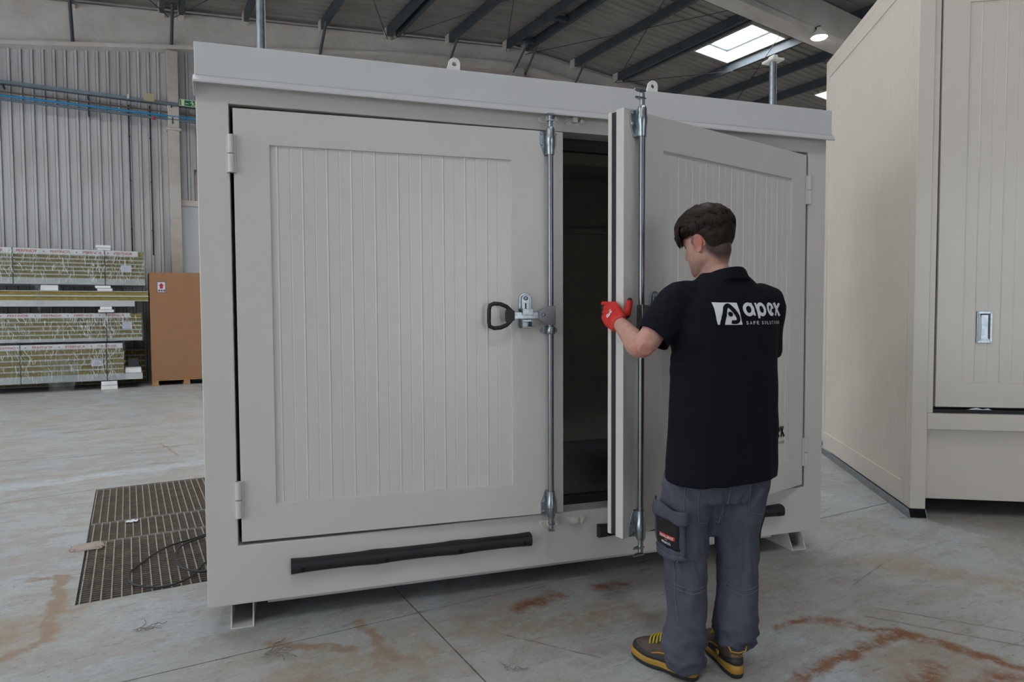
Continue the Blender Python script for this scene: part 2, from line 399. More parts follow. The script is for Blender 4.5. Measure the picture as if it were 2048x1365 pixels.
bz.rings(R1).build('gable_band', 'concrete_beam', wall_back)
MB().box(.55, .765, YB-.22, YB+.12, 0, 6.82).build('pillar', 'concrete_raw', wall_back, bev=.012)
MB().box(.52, .80, YB-.25, YB-.0, 5.18, 5.24).build('pillar_ledge', 'concrete_raw', wall_back, bev=.02)
MB().box(8.85, 9.1, YB-.22, YB+.12, 0, 7.9).build('pillar', 'concrete_raw', wall_back, bev=.012)
# cladding sheets: flat pans with narrow ribs, two rows lapped
RP = .181
def clad_mesh(n, z0, z1):
    pr = []
    for k in range(n):
        x = k*RP; pr += [(x, 0), (x+.052, 0), (x+.062, -.034), (x+.106, -.034), (x+.116, 0)]
    pr.append((n*RP-.001, 0))
    me = MB().grid([[(x, y, z0) for x, y in pr], [(x, y, z1) for x, y in pr]]).data('cladding_sheet', recalc=False)
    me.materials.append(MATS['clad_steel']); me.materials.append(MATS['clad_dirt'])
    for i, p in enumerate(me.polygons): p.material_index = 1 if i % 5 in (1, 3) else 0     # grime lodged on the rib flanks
    return me
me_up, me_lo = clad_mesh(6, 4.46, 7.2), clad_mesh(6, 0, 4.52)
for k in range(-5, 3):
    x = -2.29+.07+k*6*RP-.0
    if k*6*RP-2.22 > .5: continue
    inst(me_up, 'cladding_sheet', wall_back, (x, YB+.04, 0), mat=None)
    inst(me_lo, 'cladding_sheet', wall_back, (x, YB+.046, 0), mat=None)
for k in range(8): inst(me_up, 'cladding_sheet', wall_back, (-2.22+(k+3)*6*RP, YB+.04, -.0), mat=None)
MB().box(.77, 8.8, YB-.02, YB+.10, 0, 3.66).build('white_partition', 'wall_white', wall_back, bev=.005)
MB().box(.77, 8.8, YB-.05, YB+.10, 3.66, 3.78).build('partition_cap', 'concrete_beam', wall_back, bev=.005)
# side walls with wide doorways open to the daylight
wl = MB()
for q in ((Y0, -6, 0, 6.6), (1.0, 3.0, 0, 6.6), (11.5, YB, 0, 6.6), (-6, 1.0, 5.4, 6.6), (3.0, 11.5, 5.4, 6.6)): wl.box(X0-.2, X0, q[0], q[1], q[2], q[3])  # unseen; rear doorway added to brighten the tall container's side
o = wl.build('wall_left', 'wall_white'); hall(o); o['kind'] = 'structure'
o = MB().box(X1, X1+.2, Y0, YB+.3, 0, 7.4).build('wall_right', 'wall_white'); hall(o); o['kind'] = 'structure'
wf = MB()
for q in ((X0, -.7, 0, 9), (3.3, X1, 0, 9), (-.7, 3.3, 4.4, 9)): wf.box(q[0], q[1], Y0-.2, Y0, q[2], q[3])
o = wf.build('wall_front', 'wall_white'); hall(o); o['kind'] = 'structure'

# roof: ribbed sheets with openings for the roof lights
SKY = [(x, y) for x in (-6.3, -1.5, 3.3) for y in (.5, 6.9)] + [(-6.3, -5.9), (-1.5, -5.9), (3.3, -5.9), (.9, 3.7), (3.3, 3.7)] + [(x, y) for x in (12.85, 17.65, 22.45) for y in (8.45, 2.05)]  # mostly unseen roof lights, several added to brighten rear wall and tall container
SKW, SKL = 1.2, 1.9
xs = sorted({X0, 9.0, X1} | {round(v, 3) for x, _ in SKY for v in (x, x+SKW)} | {X0+2*k for k in range(1, 17)})
ys = []; y = Y0
edges = sorted({round(v, 3) for _, yy in SKY for v in (yy, yy+SKL)})
pts = []
while y < YB+.2:
    pts += [(y, 0), (y+.10, 0), (y+.125, .035), (y+.20, .035)]; y += .225
pts = sorted(pts+[(e, 0) for e in edges])
def rz(x, d): return roof_z(x)+PUR+.01+d
rm = MB(); idx = {}
for i, x in enumerate(xs):
    for j, (yy, d) in enumerate(pts): idx[i, j] = len(rm.v); rm.v.append((x, yy, rz(x, d)))
for i in range(len(xs)-1):
    for j in range(len(pts)-1):
        cx, cy = (xs[i]+xs[i+1])/2, (pts[j][0]+pts[j+1][0])/2
        if any(a < cx < a+SKW and b_ < cy < b_+SKL for a, b_ in SKY): continue
        rm.f.append((idx[i, j], idx[i, j+1], idx[i+1, j+1], idx[i+1, j]))
ceiling = rm.build('ceiling', 'roof_steel', recalc=False); hall(ceiling); ceiling['kind'] = 'structure'
MB().prism([(X0, rz(X0, .12)), (9, rz(9, .12)), (X1, rz(X1, .12)), (X1, rz(X1, .16)), (9, rz(9, .16)), (X0, rz(X0, .16))], 'y', YB, YB+.3).build('verge_cover', 'roof_steel', ceiling)
for n, (a, b_) in enumerate(SKY):
    w = bpy.data.objects.new('window_%d' % (n+1), None); COL.objects.link(w); hall(w); w['kind'] = 'structure'  # seen roof lights and the added ones alike
    zc = [rz(a, 0), rz(a+SKW, 0)]
    def P(x, y, dz): return (x, y, rz(x, dz))
    fr = MB(); t = .0
    H0, H1 = -.02, .34
    for (xa, ya), (xb, yb) in (((a, b_), (a+SKW, b_)), ((a+SKW, b_), (a+SKW, b_+SKL)), ((a+SKW, b_+SKL), (a, b_+SKL)), ((a, b_+SKL), (a, b_))):
        dx, dy = (0, .02) if ya == yb else (.02, 0)
        fr.add([P(xa-dx, ya-dy, H0), P(xb-dx, yb-dy, H0), P(xb-dx, yb-dy, H1), P(xa-dx, ya-dy, H1), P(xa+dx, ya+dy, H0), P(xb+dx, yb+dy, H0), P(xb+dx, yb+dy, H1), P(xa+dx, ya+dy, H1)],
               [(0, 1, 2, 3), (7, 6, 5, 4), (0, 4, 5, 1), (1, 5, 6, 2), (2, 6, 7, 3), (3, 7, 4, 0)])
    fr.build('curb', 'white_plastic', w)
    ring = MB(); m_ = .09
    for q in ((a, a+SKW, b_, b_+m_), (a, a+SKW, b_+SKL-m_, b_+SKL), (a, a+m_, b_+m_, b_+SKL-m_), (a+SKW-m_, a+SKW, b_+m_, b_+SKL-m_)):
        ring.add([P(x, y, z) for z in (.28, .33) for y in q[2:] for x in q[:2]], [(0, 2, 3, 1), (4, 5, 7, 6), (0, 1, 5, 4), (2, 6, 7, 3), (0, 4, 6, 2), (1, 3, 7, 5)])
    ring.build('frame', 'tray_grey', w)
    pn = MB().add([P(a, b_, .35), P(a+SKW, b_, .35), P(a+SKW, b_+SKL, .35), P(a, b_+SKL, .35)], [(0, 3, 2, 1)])
    pn.build('pane', 'skylight_and_fill', w, recalc=False)
# purlins: cold formed channels from frame to frame, doubled over the columns and at the ridge
def chan(w, d):   # C section in x,z  (z down from 0)
    t = .008; return [(0, 0), (w, 0), (w, -.03), (w-t, -.03), (w-t, -t), (t, -t), (t, -d+t), (w-t, -d+t), (w-t, -d+.03), (w, -d+.03), (w, -d), (0, -d)]
me_p = MB().prism([(x, z+PUR) for x, z in chan(.085, PUR)], 'y', Y0+.1, YB-.04).data('purlin')
me_e = MB().box(-.012, .10, YB-.26, YB-.045, -.006, PUR+.004).data('purlin_shoe')
PX = [-7.4, -5.8, -4.3, -2.65, -1.12, .44, .80, 2.07, 3.72, 5.28, 5.50, 6.90, 8.55, 9.12, 10.70, 12.20, 12.36, 14.12, 15.35, 16.75, 18.9, 20.5, 22, 23.6]
for x in PX:
    inst(me_p, 'purlin', ceiling, (x, 0, roof_z(x)), mat='purlin_steel')
    if -3 < x < 14: inst(me_e, 'purlin_shoe', ceiling, (x, 0, roof_z(x)), mat='concrete_beam')
for k in range(9):   # ridge spacers
    y = 12.2-k*1.5
    MB().box(8.63, 9.12, y, y+.10, roof_z(8.6)+.05, roof_z(8.6)+.16).build('ridge_spacer', 'purlin_steel', ceiling)
# knee braces from purlin down to the gable band
for x, dx in ((-1.08, .0), (.66, .0), (3.72, 0.), (6.94, 0), (8.9, -.05), (9.2, 0.), (10.74, .0)):
    zt = roof_z(x)+.02; zb = band_lo(x)-.02 if x < 3 else roof_z(x)-.55
    MB().tube([(x, YB-.75, zt), (x+dx, YB-.10, zb)], .032, 4).build('knee_brace', 'purlin_steel', ceiling)
# bracing rods
for (xa, ya), (xb, yb) in (((.62, 12.9), (-1.0, 9.5)), ((.72, 12.9), (3.9, 6.5)), ((5.35, 12.9), (2.2, 6.5)), ((5.45, 12.9), (9.0, 6.5)), ((8.62, 12.9), (5.5, 6.5)),
                           ((9.2, 12.9), (12.3, 6.5)), ((12.25, 12.9), (9.2, 6.5)), ((12.3, 12.9), (16.7, 6.5)), ((16.7, 12.9), (12.3, 6.5)), ((16.8, 12.9), (20.5, 6.5))):
    MB().tube([(xa, ya, roof_z(xa)-.01), (xb, yb, roof_z(xb)-.01)], .009, 6).build('tie_rod', 'rod_steel', ceiling)
# concrete portal rafters across the hall
for y in (6.65, -.75, -7.75):
    rf = MB()
    for xa, xb in ((X0, 9.0), (9.0, X1)):
        R = []
        for x in (xa, xb):
            z = roof_z(x); R.append([(x, y-.16, z-.02), (x, y-.16, z-.62), (x, y-.20, z-.68), (x, y-.20, z-.80), (x, y+.20, z-.80), (x, y+.20, z-.68), (x, y+.16, z-.62), (x, y+.16, z-.02)])
        rf.rings(R)
    rf.build('rafter', 'concrete_beam', ceiling)
# high-bay lamp under the rafter
lp = thing('ceiling_lamp', 'glowing warm round lamp under the concrete rafter beside the skylight', 'lamp', hp(12.5, 6.36, 7.10), HA)
MB().tube([(0, 0, .20), (0, 0, .13), (0, 0, .10), (0, 0, .0)], [.05, .06, .13, .17], 24).build('housing', 'white_plastic', lp, auto=40)
MB().tube([(0, 0, .0), (0, 0, -.02)], [.155, .14], 24).build('diffuser', 'lamp_glow', lp)
MB().box(-.02, .02, -.02, .12, .20, .24).build('bracket', 'purlin_steel', lp)

# ------------------------------------------------------------------ the container with the double door
CW, CD, ZB = 3.278, 1.70, .115             # width, depth, underside
DW, DZ0, DZ1, D0, D1 = 1.4997, .390, 2.264, .1426, 3.142
box_ = thing('storage_container', 'grey-white steel storage container with double doors, right door half open', 'container', (0, 0, 0))
def ring_plate(b, ox0, ox1, oz0, oz1, ix0, ix1, iz0, iz1, y0, y1):
    """flat frame with a rectangular opening, from y0 (front) to y1"""
    O = [(ox0, oz0), (ox1, oz0), (ox1, oz1), (ox0, oz1)]; I = [(ix0, iz0), (ix1, iz0), (ix1, iz1), (ix0, iz1)]
    vs = [(x, y, z) for y in (y0, y1) for P in (O, I) for x, z in P]; fs = []
    for i in range(4):
        j = (i+1) % 4
        fs += [(i, j, 4+j, 4+i), (8+i, 12+i, 12+j, 8+j), (i, 8+i, 8+j, j), (4+i, 4+j, 12+j, 12+i)]
    return b.add(vs, fs)
OX0, OX1, OZ0, OZ1 = .1276, 3.155, .375, 2.280
ring_plate(MB(), 0, CW, ZB, 2.40, OX0, OX1, OZ0, OZ1, 0, .12).build('front_frame', 'paint_cream', box_, bev=.004)
# rebate the doors close against, coloured gasket-dark to paint the gap's shade
ring_plate(MB(), .02, CW-.02, ZB+.02, 2.39, OX0+.055, OX1-.055, OZ0+.045, OZ1-.06, .1201, .16).build('door_rebate', 'gasket', box_)
MB().box(.015, .075, .12, CD, ZB, 2.43).build('side_wall', 'paint_panel', box_)
MB().box(CW-.075, CW-.015, .12, CD, ZB, 2.43).build('side_wall', 'paint_panel', box_)
MB().box(.075, CW-.075, CD-.06, CD, ZB, 2.43).build('back_wall', 'paint_panel', box_)
MB().box(.24, CW-.24, .13, CD-.06, .055, .145).build('sump_shade_block', 'paint_cream', box_)  # unseen sump box, dropped low to keep light from under the container
def liner(): # dark lining of the inside
    b = MB(); x0, x1, y0, y1, z0, z1 = .0765, CW-.0765, .161, CD-.061, .146, 2.384
    vs = [(x, y, z) for z in (z0, z1) for y in (y0, y1) for x in (x0, x1)]
    b.add(vs, [(1, 3, 2, 0), (6, 7, 5, 4), (2, 3, 7, 6), (4, 6, 2, 0), (3, 1, 5, 7)]); return b
liner().build('inner_lining', 'dark_inside', box_, recalc=False)
MB().box(.09, CW-.09, .75, .81, 2.30, 2.383).build('roof_rib', 'dark_inside', box_)
MB().box(.09, CW-.09, CD-.10, CD-.063, 1.98, 2.02).build('wall_rail', 'dark_inside', box_)
# inside floor grating, bars of a fine mesh
gb = MB(); x = .12
while x < CW-.12: gb.box(x, x+.004, .20, CD-.08, .37, .40); x += .033
y = .20
while y < CD-.08: gb.box(.10, CW-.10, y, y+.004, .372, .402); y += .022
gg = gb.build('floor_mesh', 'inside_grate', box_); gg['kind'] = 'stuff'
MB().box(.10, CW-.10, .185, .20, .345, .405).build('mesh_rail', 'inside_grate', box_)
# fascia, drip lip and roof
MB().box(.002, 3.257+.02, -.04, .02, 2.372, 2.512).build('roof_fascia', 'paint_fascia', box_, bev=.003)
MB().box(.0, CW, .02, CD+.03, 2.43, 2.500).build('roof', 'paint_fascia', box_, bev=.003)
MB().prism([(-.040, 2.374), (-.058, 2.352), (-.058, 2.344), (-.052, 2.342), (-.030, 2.362), (-.001, 2.364), (-.001, 2.378), (-.04, 2.378)], 'x', -.004, CW+.008).build('drip_lip', 'paint_fascia', box_, bev=.0015)
MB().prism([(-.052, 2.345), (-.001, 2.36), (-.001, 2.30)], 'x', -.006, -.001).build('lip_end', 'paint_fascia', box_)
# feet: open channels under the sill
for x in (.087, 3.098):
    ft = MB(); t = .006
    for q in ((0, t, 0, ZB-.001), (.097-t, .097, 0, ZB-.001), (t, .097-t, 0, t)):
        yb = .02
        ft.add([(x+q[0], yb, q[2]), (x+q[1], yb, q[2]), (x+q[1], yb+.055*(q[3] > .02), q[3]), (x+q[0], yb+.055*(q[3] > .02), q[3]),
                (x+q[0], CD, q[2]), (x+q[1], CD, q[2]), (x+q[1], CD, q[3]), (x+q[0], CD, q[3])], [(0, 1, 2, 3), (7, 6, 5, 4), (0, 4, 5, 1), (1, 5, 6, 2), (2, 6, 7, 3), (3, 7, 4, 0)])
    ft.build('foot_channel', 'paint_cream', box_)
# rubber bumpers on the sill: rounded, slightly wavy, with countersunk fixing holes
def bumper(x0, x1, zc, holes):
    R = []; n = 36
    for k in range(n+1):
        t = k/n; x = x0+(x1-x0)*t; h = .029+.0035*max(0, math.cos(t*PI*6))**3; d = .046+.004*math.cos(t*PI*6)
        R.append([(x, -.001, zc-h), (x, -.001, zc+h), (x, -d*.55, zc+h*.98), (x, -d*.9, zc+h*.68), (x, -d, zc+h*.2), (x, -d, zc-h*.2), (x, -d*.9, zc-h*.68), (x, -d*.55, zc-h*.98)])
    o = MB().rings(R).build('rubber_bumper', 'rubber', box_, auto=40, label='black rubber bumper')
    for t in holes:
        x = x0+(x1-x0)*t; MB().cyl((x, -.035, zc-.008), (x, -.0525, zc-.008), .010, 14).build('bolt_hole', 'hole_black', o)
bumper(.344, 1.475, .262, (.045, .37, .68, .965)); bumper(1.845, 2.984, .262, (.045, .35, .68, .965))
# keepers that take the rod cams, top rail and sill
def keeper(x, z, up):
    s = 1 if up else -1; o = MB()
    pl = [(x-.055, z-.012*s)]; 
    prof = []
    for k in range(9): a = PI/2+PI*k/8; prof.append((x-.038+.018*math.cos(a), z+.018*math.sin(a)))
    for k in range(9): a = -PI/2+PI*k/8; prof.append((x+.038+.018*math.cos(a), z+.018*math.sin(a)))
    o.prism(prof, 'y', -.005, .0005)
    kp = o.build('rod_keeper', 'white_plastic', box_, bev=.001)
    q = MB(); q.box(x-.018, x+.004, -.034, -.005, z-.008, z+.018); q.prism([(x+.024, z-.014), (x+.038, z), (x+.024, z+.014), (x+.018, z)], 'y', -.030, -.005)
    q.box(x+.002, x+.03, -.012, -.005, z-.004, z+.004); q.build('keeper_tooth', 'white_plastic', kp, bev=.0015)
    for d in (-.042, .042): MB().cyl((x+d, -.005, z), (x+d, -.009, z), .008, 10).build('keeper_bolt', 'paint_cream', kp)
for x in (1.585, 1.722): keeper(x, 2.331, True); keeper(x, .330, False)
# lifting lugs and roof posts
def lug(x, y):
    pr = [(x-.034, 2.49), (x+.034, 2.49), (x+.034, 2.585)]
    prof = [(x+.036, 2.495)]+[(x+.010+.030*math.cos(a), 2.625+.030*math.sin(a)) for a in [k*PI/10-.3 for k in range(12)]]+[(x-.034, 2.575), (x-.040, 2.495)]
    hole = [(x+.010+.013*math.cos(k*PI/8), 2.625+.013*math.sin(k*PI/8)) for k in range(16)]
    bm = bmesh.new(); 
    def loop(p, yy): 
        v = [bm.verts.new((a, yy, c)) for a, c in p]; return v, [bm.edges.new((v[i], v[(i+1) % len(v)])) for i in range(len(v))]
    v1, e1 = loop(prof, y); v2, e2 = loop(hole, y)
    bmesh.ops.triangle_fill(bm, use_beauty=True, edges=e1+e2)
    ex = bmesh.ops.extrude_face_region(bm, geom=bm.faces[:]); bmesh.ops.translate(bm, verts=[g for g in ex['geom'] if isinstance(g, bmesh.types.BMVert)], vec=(0, .014, 0))
    bmesh.ops.recalc_face_normals(bm, faces=bm.faces); me = bpy.data.meshes.new('lifting_lug'); bm.to_mesh(me); bm.free()
    obj('lifting_lug', me, 'white_plastic', box_)
lug(1.151, .20); lug(2.268, .20)
for x, h in ((.259, 2.96), (3.068, 2.868)):
    ps = MB().cyl((x, .20, 2.49), (x, .20, h-.03), .0205, 20).build('roof_post', 'zinc', box_, auto=40, label='galvanised post')
    if x > 1 or True:
        c = MB().box(x-.040, x+.040, .150, .250, h-.03, h-.016); c.prism([(x-.022, h-.016), (x+.022, h-.016), (x+.012, h+.008), (x-.012, h+.008)], 'y', .175, .225)
        c.build('post_cap', 'white_plastic', ps, bev=.003)

# ---- doors
def plate(b, poly, y0, y1): return b.prism(poly, 'y', y0, y1)
def door(s, hinge_x, ang, label):
    """s = +1 hinged on the left, -1 hinged on the right; local x = s*u from the hinge, y = -outwards"""
    d = MB(); W_ = DW; px0, px1, pz0, pz1 = .1464, 1.2362, .5488, 2.1154; rec = .010
    def X(u): return s*u
    O = [(0, DZ0), (W_, DZ0), (W_, DZ1), (0, DZ1)]; I = [(px0, pz0), (px1, pz0), (px1, pz1), (px0, pz1)]
    vs = [(X(u), 0, z) for u, z in O]+[(X(u), 0, z) for u, z in I]+[(X(u), rec, z) for u, z in I]+[(X(u), .045, z) for u, z in O]
    fs = []
    for i in range(4):
        j = (i+1) % 4; fs += [(i, j, 4+j, 4+i), (4+i, 4+j, 8+j, 8+i), (i, 12+i, 12+j, j)]
    fs.append((12, 13, 14, 15)); fs.append((8, 9, 10, 11))
    d.add(vs, fs)
    me = d.data('door'); o = obj('door', me, 'paint_cream', box_); o.location = (hinge_x, 0, 0); o.rotation_euler = (0, 0, ang); o['label'] = label
    m = o.modifiers.new('edge', 'BEVEL'); m.width = .0025; m.segments = 2; m.limit_method = 'ANGLE'; m.angle_limit = .6
    # pressed panel with fine vertical ribs
    pr = [(px0+.0005, rec-.0006)]; u = px0+.030; k = 0
    while u < px1-.02:
        if k % 2 == 0: pr += [(u-.004, rec-.0006), (u-.0015, rec-.0022), (u+.0015, rec-.0022), (u+.004, rec-.0006)]
        else: pr += [(u-.0025, rec-.0006), (u, rec+.0012), (u+.0025, rec-.0006)]
        u += .0522; k += 1
    pr.append((px1-.0005, rec-.0006))
    MB().grid([[(X(a), b, pz0+.0005) for a, b in pr], [(X(a), b, pz1-.0005) for a, b in pr]]).build('ribbed_panel', 'paint_panel', o, recalc=False)
    g = MB(); ring_plate(g, min(X(.008), X(W_-.006)), max(X(.008), X(W_-.006)), DZ0+.008, DZ1-.008, min(X(.05), X(W_-.05)), max(X(.05), X(W_-.05)), DZ0+.05, DZ1-.05, .0452, .074)
    g.build('door_gasket', 'gasket', o)
    MB().box(min(X(.010), X(W_-.002)), max(X(.010), X(W_-.002)), .0742, .095, DZ0+.004, DZ1-.004).build('inner_skin', 'paint_cream', o, bev=.002)
    for zc in (2.068, .581):   # hinges
        h = MB(); h.box(min(X(-.028), X(.012)), max(X(-.028), X(.012)), -.010, -.0005, zc-.080, zc+.080)
        ho = h.build('hinge', 'paint_cream', o, bev=.002)
        for z0, z1 in ((zc-.080, zc-.0025), (zc+.0005, zc+.080)):
            MB().cyl((X(-.008), -.012, z0), (X(-.008), -.012, z1), .0145, 18).build('hinge_knuckle', 'paint_cream', ho, auto=40, bev=.001)
    # espagnolette rod
    ur = W_-.078; yr = -.034; zt, zb = DZ1+.012, DZ0-.012
    rod = MB().cyl((X(ur), yr, zb+.03), (X(ur), yr, zt-.03), .0138, 20).build('lock_rod', 'steel_tube', o, auto=40, label='galvanised locking rod')
    for top in (1, 0):
        e = 1 if top else -1; ze = zt if top else zb
        MB().tube([(X(ur), yr, ze-e*.03), (X(ur), yr, ze+e*.052)], .0115, 16).build('rod_end', 'zinc', rod, auto=40)
        # cam jaws, pointing to the hinge side on the open door and to the rail on the closed one
        for dz in (.030, .062):
            z = ze+e*dz
            if s < 0: poly = [(X(ur)+.012, yr-.012), (X(ur)+.012, yr+.012), (X(ur)-.020, yr+.012), (X(ur)-.048, yr+.003), (X(ur)-.048, yr-.003), (X(ur)-.020, yr-.010)]
            else: poly = [(X(ur)-.016, yr-.012), (X(ur)+.016, yr-.012), (X(ur)+.013, yr+.010), (X(ur)+.02, yr+.030), (X(ur)-.004, yr+.032), (X(ur)-.013, yr+.012)]
            MB().prism(poly, 'z', z-.0035, z+.0035).build('rod_cam', 'zinc', rod, bev=.001)
        # bearing bracket
        zi = ze-e*.014; br = MB(); wd = .042
        def zz(t): return zi-e*t
        base = [(X(ur)-wd, zz(.0)), (X(ur)+wd, zz(.0)), (X(ur)+wd, zz(.058)), (X(ur)+.020, zz(.118)), (X(ur)-.020, zz(.118)), (X(ur)-wd, zz(.058))]
        br.prism(base, 'y', -.006, -.0005)
        bo = br.build('rod_bracket', 'zinc', o, bev=.0012)
        MB().tube([(X(ur), yr, zz(t)) for t in (-.012, .0, .025, .034, .040, .050, .066, .074, .118)], [.0165, .0215, .0215, .0235, .0245, .0235, .0225, .0195, .0185], 20).build('rod_bush', 'zinc', bo, auto=40)
        MB().box(X(ur)-.019, X(ur)+.019, yr, -.003, min(zz(0), zz(.116)), max(zz(0), zz(.116))).build('bush_saddle', 'zinc', bo, bev=.003)
        for q in (-1, 1):
            for t in (.014, .062):
                MB().tube([(X(ur)+q*.033, -.0005, zz(t)), (X(ur)+q*.033, -.0095, zz(t)), (X(ur)+q*.033, -.012, zz(t))], [.0075, .0075, .004], 10).build('bracket_rivet', 'zinc', bo, auto=50)
    # hand lever: hub, bar, grip and catch
    zh = 1.372; hd = -s
    hub = MB().prism([(X(ur)+.018*s, zh-.048), (X(ur)+.018*s, zh+.048), (X(ur)-.022*s, zh+.046), (X(ur)-.068*s, zh+.022), (X(ur)-.068*s, zh-.018), (X(ur)-.022*s, zh-.046)], 'y', yr-.021, yr-.012)
    hub.box(min(X(ur)+.014*s, X(ur)+.018*s), max(X(ur)+.014*s, X(ur)+.018*s), yr-.02, yr+.012, zh-.048, zh+.048)
    hb = hub.build('lever_hub', 'steel_tube', o, bev=.002)
    MB().tube([(X(ur)-.045*s, yr-.020, zh+.004), (X(ur)-.045*s, yr-.027, zh+.004), (X(ur)-.045*s, yr-.029, zh+.004)], [.009, .009, .004], 12).build('lever_pin', 'zinc', hb, auto=50)
    lv = MB().box(min(X(ur-.205), X(ur-.055)), max(X(ur-.205), X(ur-.055)), yr-.012, yr-.004, zh-.016, zh+.018).build('hand_lever', 'zinc', o, bev=.002)
    gx = X(ur-.200)
    loop = [(gx, zh+.021), (gx-.026*s, zh+.044), (gx-.056*s, zh+.056), (gx-.088*s, zh+.058), (gx-.106*s, zh+.050), (gx-.112*s, zh+.03), (gx-.113*s, zh-.03), (gx-.108*s, zh-.050), (gx-.088*s, zh-.058), (gx-.056*s, zh-.056), (gx-.026*s, zh-.044), (gx, zh-.019)]
    gr = MB().tube([(a, yr-.010, c) for a, c in loop], .0098, 12, closed=True, up=(0, 1, 0), flat=1.15)
    gr.prism([(gx-.02*s, zh-.036), (gx+.012*s, zh-.020), (gx+.012*s, zh+.022), (gx-.02*s, zh+.036), (gx-.03*s, zh+.02), (gx-.03*s, zh-.02)], 'y', yr-.021, yr+.002)
    gr.build('lever_grip', 'black_plastic', lv, auto=50, label='black rubber grip')
    cx = X(ur-.122); prof = [(cx+.032*math.cos(a), zh+.078+.032*math.sin(a)) for a in [k*PI/10 for k in range(11)]]+[(cx-.032, zh-.052), (cx-.026, zh-.060), (cx+.026, zh-.060), (cx+.032, zh-.052)]
    ct = MB().prism(prof, 'y', -.008, -.0005).build('catch_plate', 'zinc', o, bev=.002)
    prof2 = [(cx+.022*math.cos(a), zh+.080+.022*math.sin(a)) for a in [k*PI/10 for k in range(11)]]+[(cx-.022, zh+.02), (cx+.022, zh+.02)]
    MB().prism(prof2, 'y', -.018, -.008).build('catch_flap', 'zinc', ct, bev=.003)
    MB().tube([(cx, -.016, zh+.084), (cx, -.024, zh+.084), (cx, -.026, zh+.084)], [.011, .011, .006], 14).build('catch_rivet', 'zinc', ct, auto=50)
    MB().box(cx-.003, cx+.003, -.0195, -.017, zh+.018, zh+.060).build('catch_slot', 'hole_black', ct)
    hk = MB(); hk.box(cx-.027, cx+.027, yr-.019, yr-.0125, zh+.002, zh+.032); hk.box(cx-.027, cx+.027, yr-.019, -.006, zh+.028, zh+.034); hk.box(cx-.024, cx+.024, yr-.01, -.006, zh-.030, zh-.018)
    hk.box(cx-.027, cx-.022, yr-.016, -.006, zh-.052, zh-.018); hk.box(cx+.022, cx+.027, yr-.016, -.006, zh-.052, zh-.018); hk.box(cx-.027, cx+.027, yr-.016, -.006, zh-.058, zh-.052)
    hk.build('catch_hook', 'zinc', ct, bev=.0015)
    zg = zh-.072; gp = [(X(ur)+.045*math.cos(a)*(1 if abs(math.cos(a)) < 2 else 1), zg+.021*math.sin(a)) for a in [k*PI/12 for k in range(24)]]
    gd = MB().prism(gp, 'y', -.006, -.0005).build('rod_guide', 'zinc', o, bev=.001)
    MB().tube([(X(ur), yr, zg-.019), (X(ur), yr, zg-.016), (X(ur), yr, zg+.016), (X(ur), yr, zg+.019)], [.017, .0205, .0205, .017], 18).build('guide_sleeve', 'zinc', gd, auto=50)
    MB().box(X(ur)-.017, X(ur)+.017, yr, -.004, zg-.016, zg+.016).build('guide_saddle', 'zinc', gd, bev=.002)
    for q in (-1, 1): MB().tube([(X(ur)+q*.033, -.0005, zg), (X(ur)+q*.033, -.010, zg), (X(ur)+q*.033, -.012, zg)], [.0075, .0075, .004], 10).build('guide_rivet', 'zinc', gd, auto=50)
    return o
door_l = door(1, D0, -.030, 'nearly closed left door')
door_r = door(-1, D1, .3447, 'half open right door')

# ------------------------------------------------------------------ tall container on the right
TA = 1.0803; TW, TD, TH = 2.45, 2.151, 3.703
tall = thing('tall_container', 'very tall grey-white steel container with recessed chrome pull handle, cut by frame edge', 'container', (4.293, .298, 0), TA-PI/2)
# local: x along the front to the right, y into the depth
def T(n, m, b, **k): return b.build(n, m, tall, **k)
T('corner_post', 'paint_tall', MB().box(0, .098, 0, .10, .058, TH), bev=.004)
T('corner_post', 'paint_tall', MB().box(TW-.098, TW, 0, .10, .058, TH), bev=.004)
T('sill_beam', 'paint_tall', MB().box(.0985, TW-.0985, 0, .10, .595, .703), bev=.004)
T('top_beam', 'paint_tall', MB().box(.0985, TW-.0985, 0, .10, 3.50, TH), bev=.004)
T('apron', 'paint_tall', MB().box(.0985, TW-.0985, .055, .07, .118, .595), bev=.002)
T('door_post', 'paint_tall', MB().box(.0985, .136, .012, .09, .7035, 3.499), bev=.003)
T('sill_track', 'gasket', MB().box(.137, TW-.0985, .03, .09, .7035, .728))
ring_plate(MB(), .098, TW-.098, .704, 3.498, .146, TW-.146, .738, 3.46, .085, .099).build('door_surround', 'gasket', tall)
# sliding door with a ribbed panel
dd = MB(); px0, px1, pz0, pz1 = .305, TW-.35, .908, 3.372
O = [(.148, .747), (TW-.15, .747), (TW-.15, 3.47), (.148, 3.47)]; I = [(px0, pz0), (px1, pz0), (px1, pz1), (px0, pz1)]
vs = [(u, .008, z) for u, z in O]+[(u, .008, z) for u, z in I]+[(u, .016, z) for u, z in I]+[(u, .06, z) for u, z in O]; fs = []
for i in range(4):
    j = (i+1) % 4; fs += [(i, j, 4+j, 4+i), (4+i, 4+j, 8+j, 8+i), (i, 12+i, 12+j, j)]
fs += [(12, 13, 14, 15), (8, 9, 10, 11)]
td = dd.add(vs, fs).build('door', 'paint_tall', tall, bev=.002)
pr = [(px0+.001, .0153)]; u = px0+.075; k = 0
while u < px1-.02:
    pr += [(u-.004, .0153), (u-.0015, .0125), (u+.0015, .0125), (u+.004, .0153)] if k % 2 == 0 else [(u-.003, .0153), (u, .0165), (u+.003, .0153)]
    u += .074; k += 1
pr.append((px1-.001, .0153))
MB().grid([[(a, b, pz0+.001) for a, b in pr], [(a, b, pz1-.001) for a, b in pr]]).build('ribbed_panel', 'paint_tall', td, recalc=False)
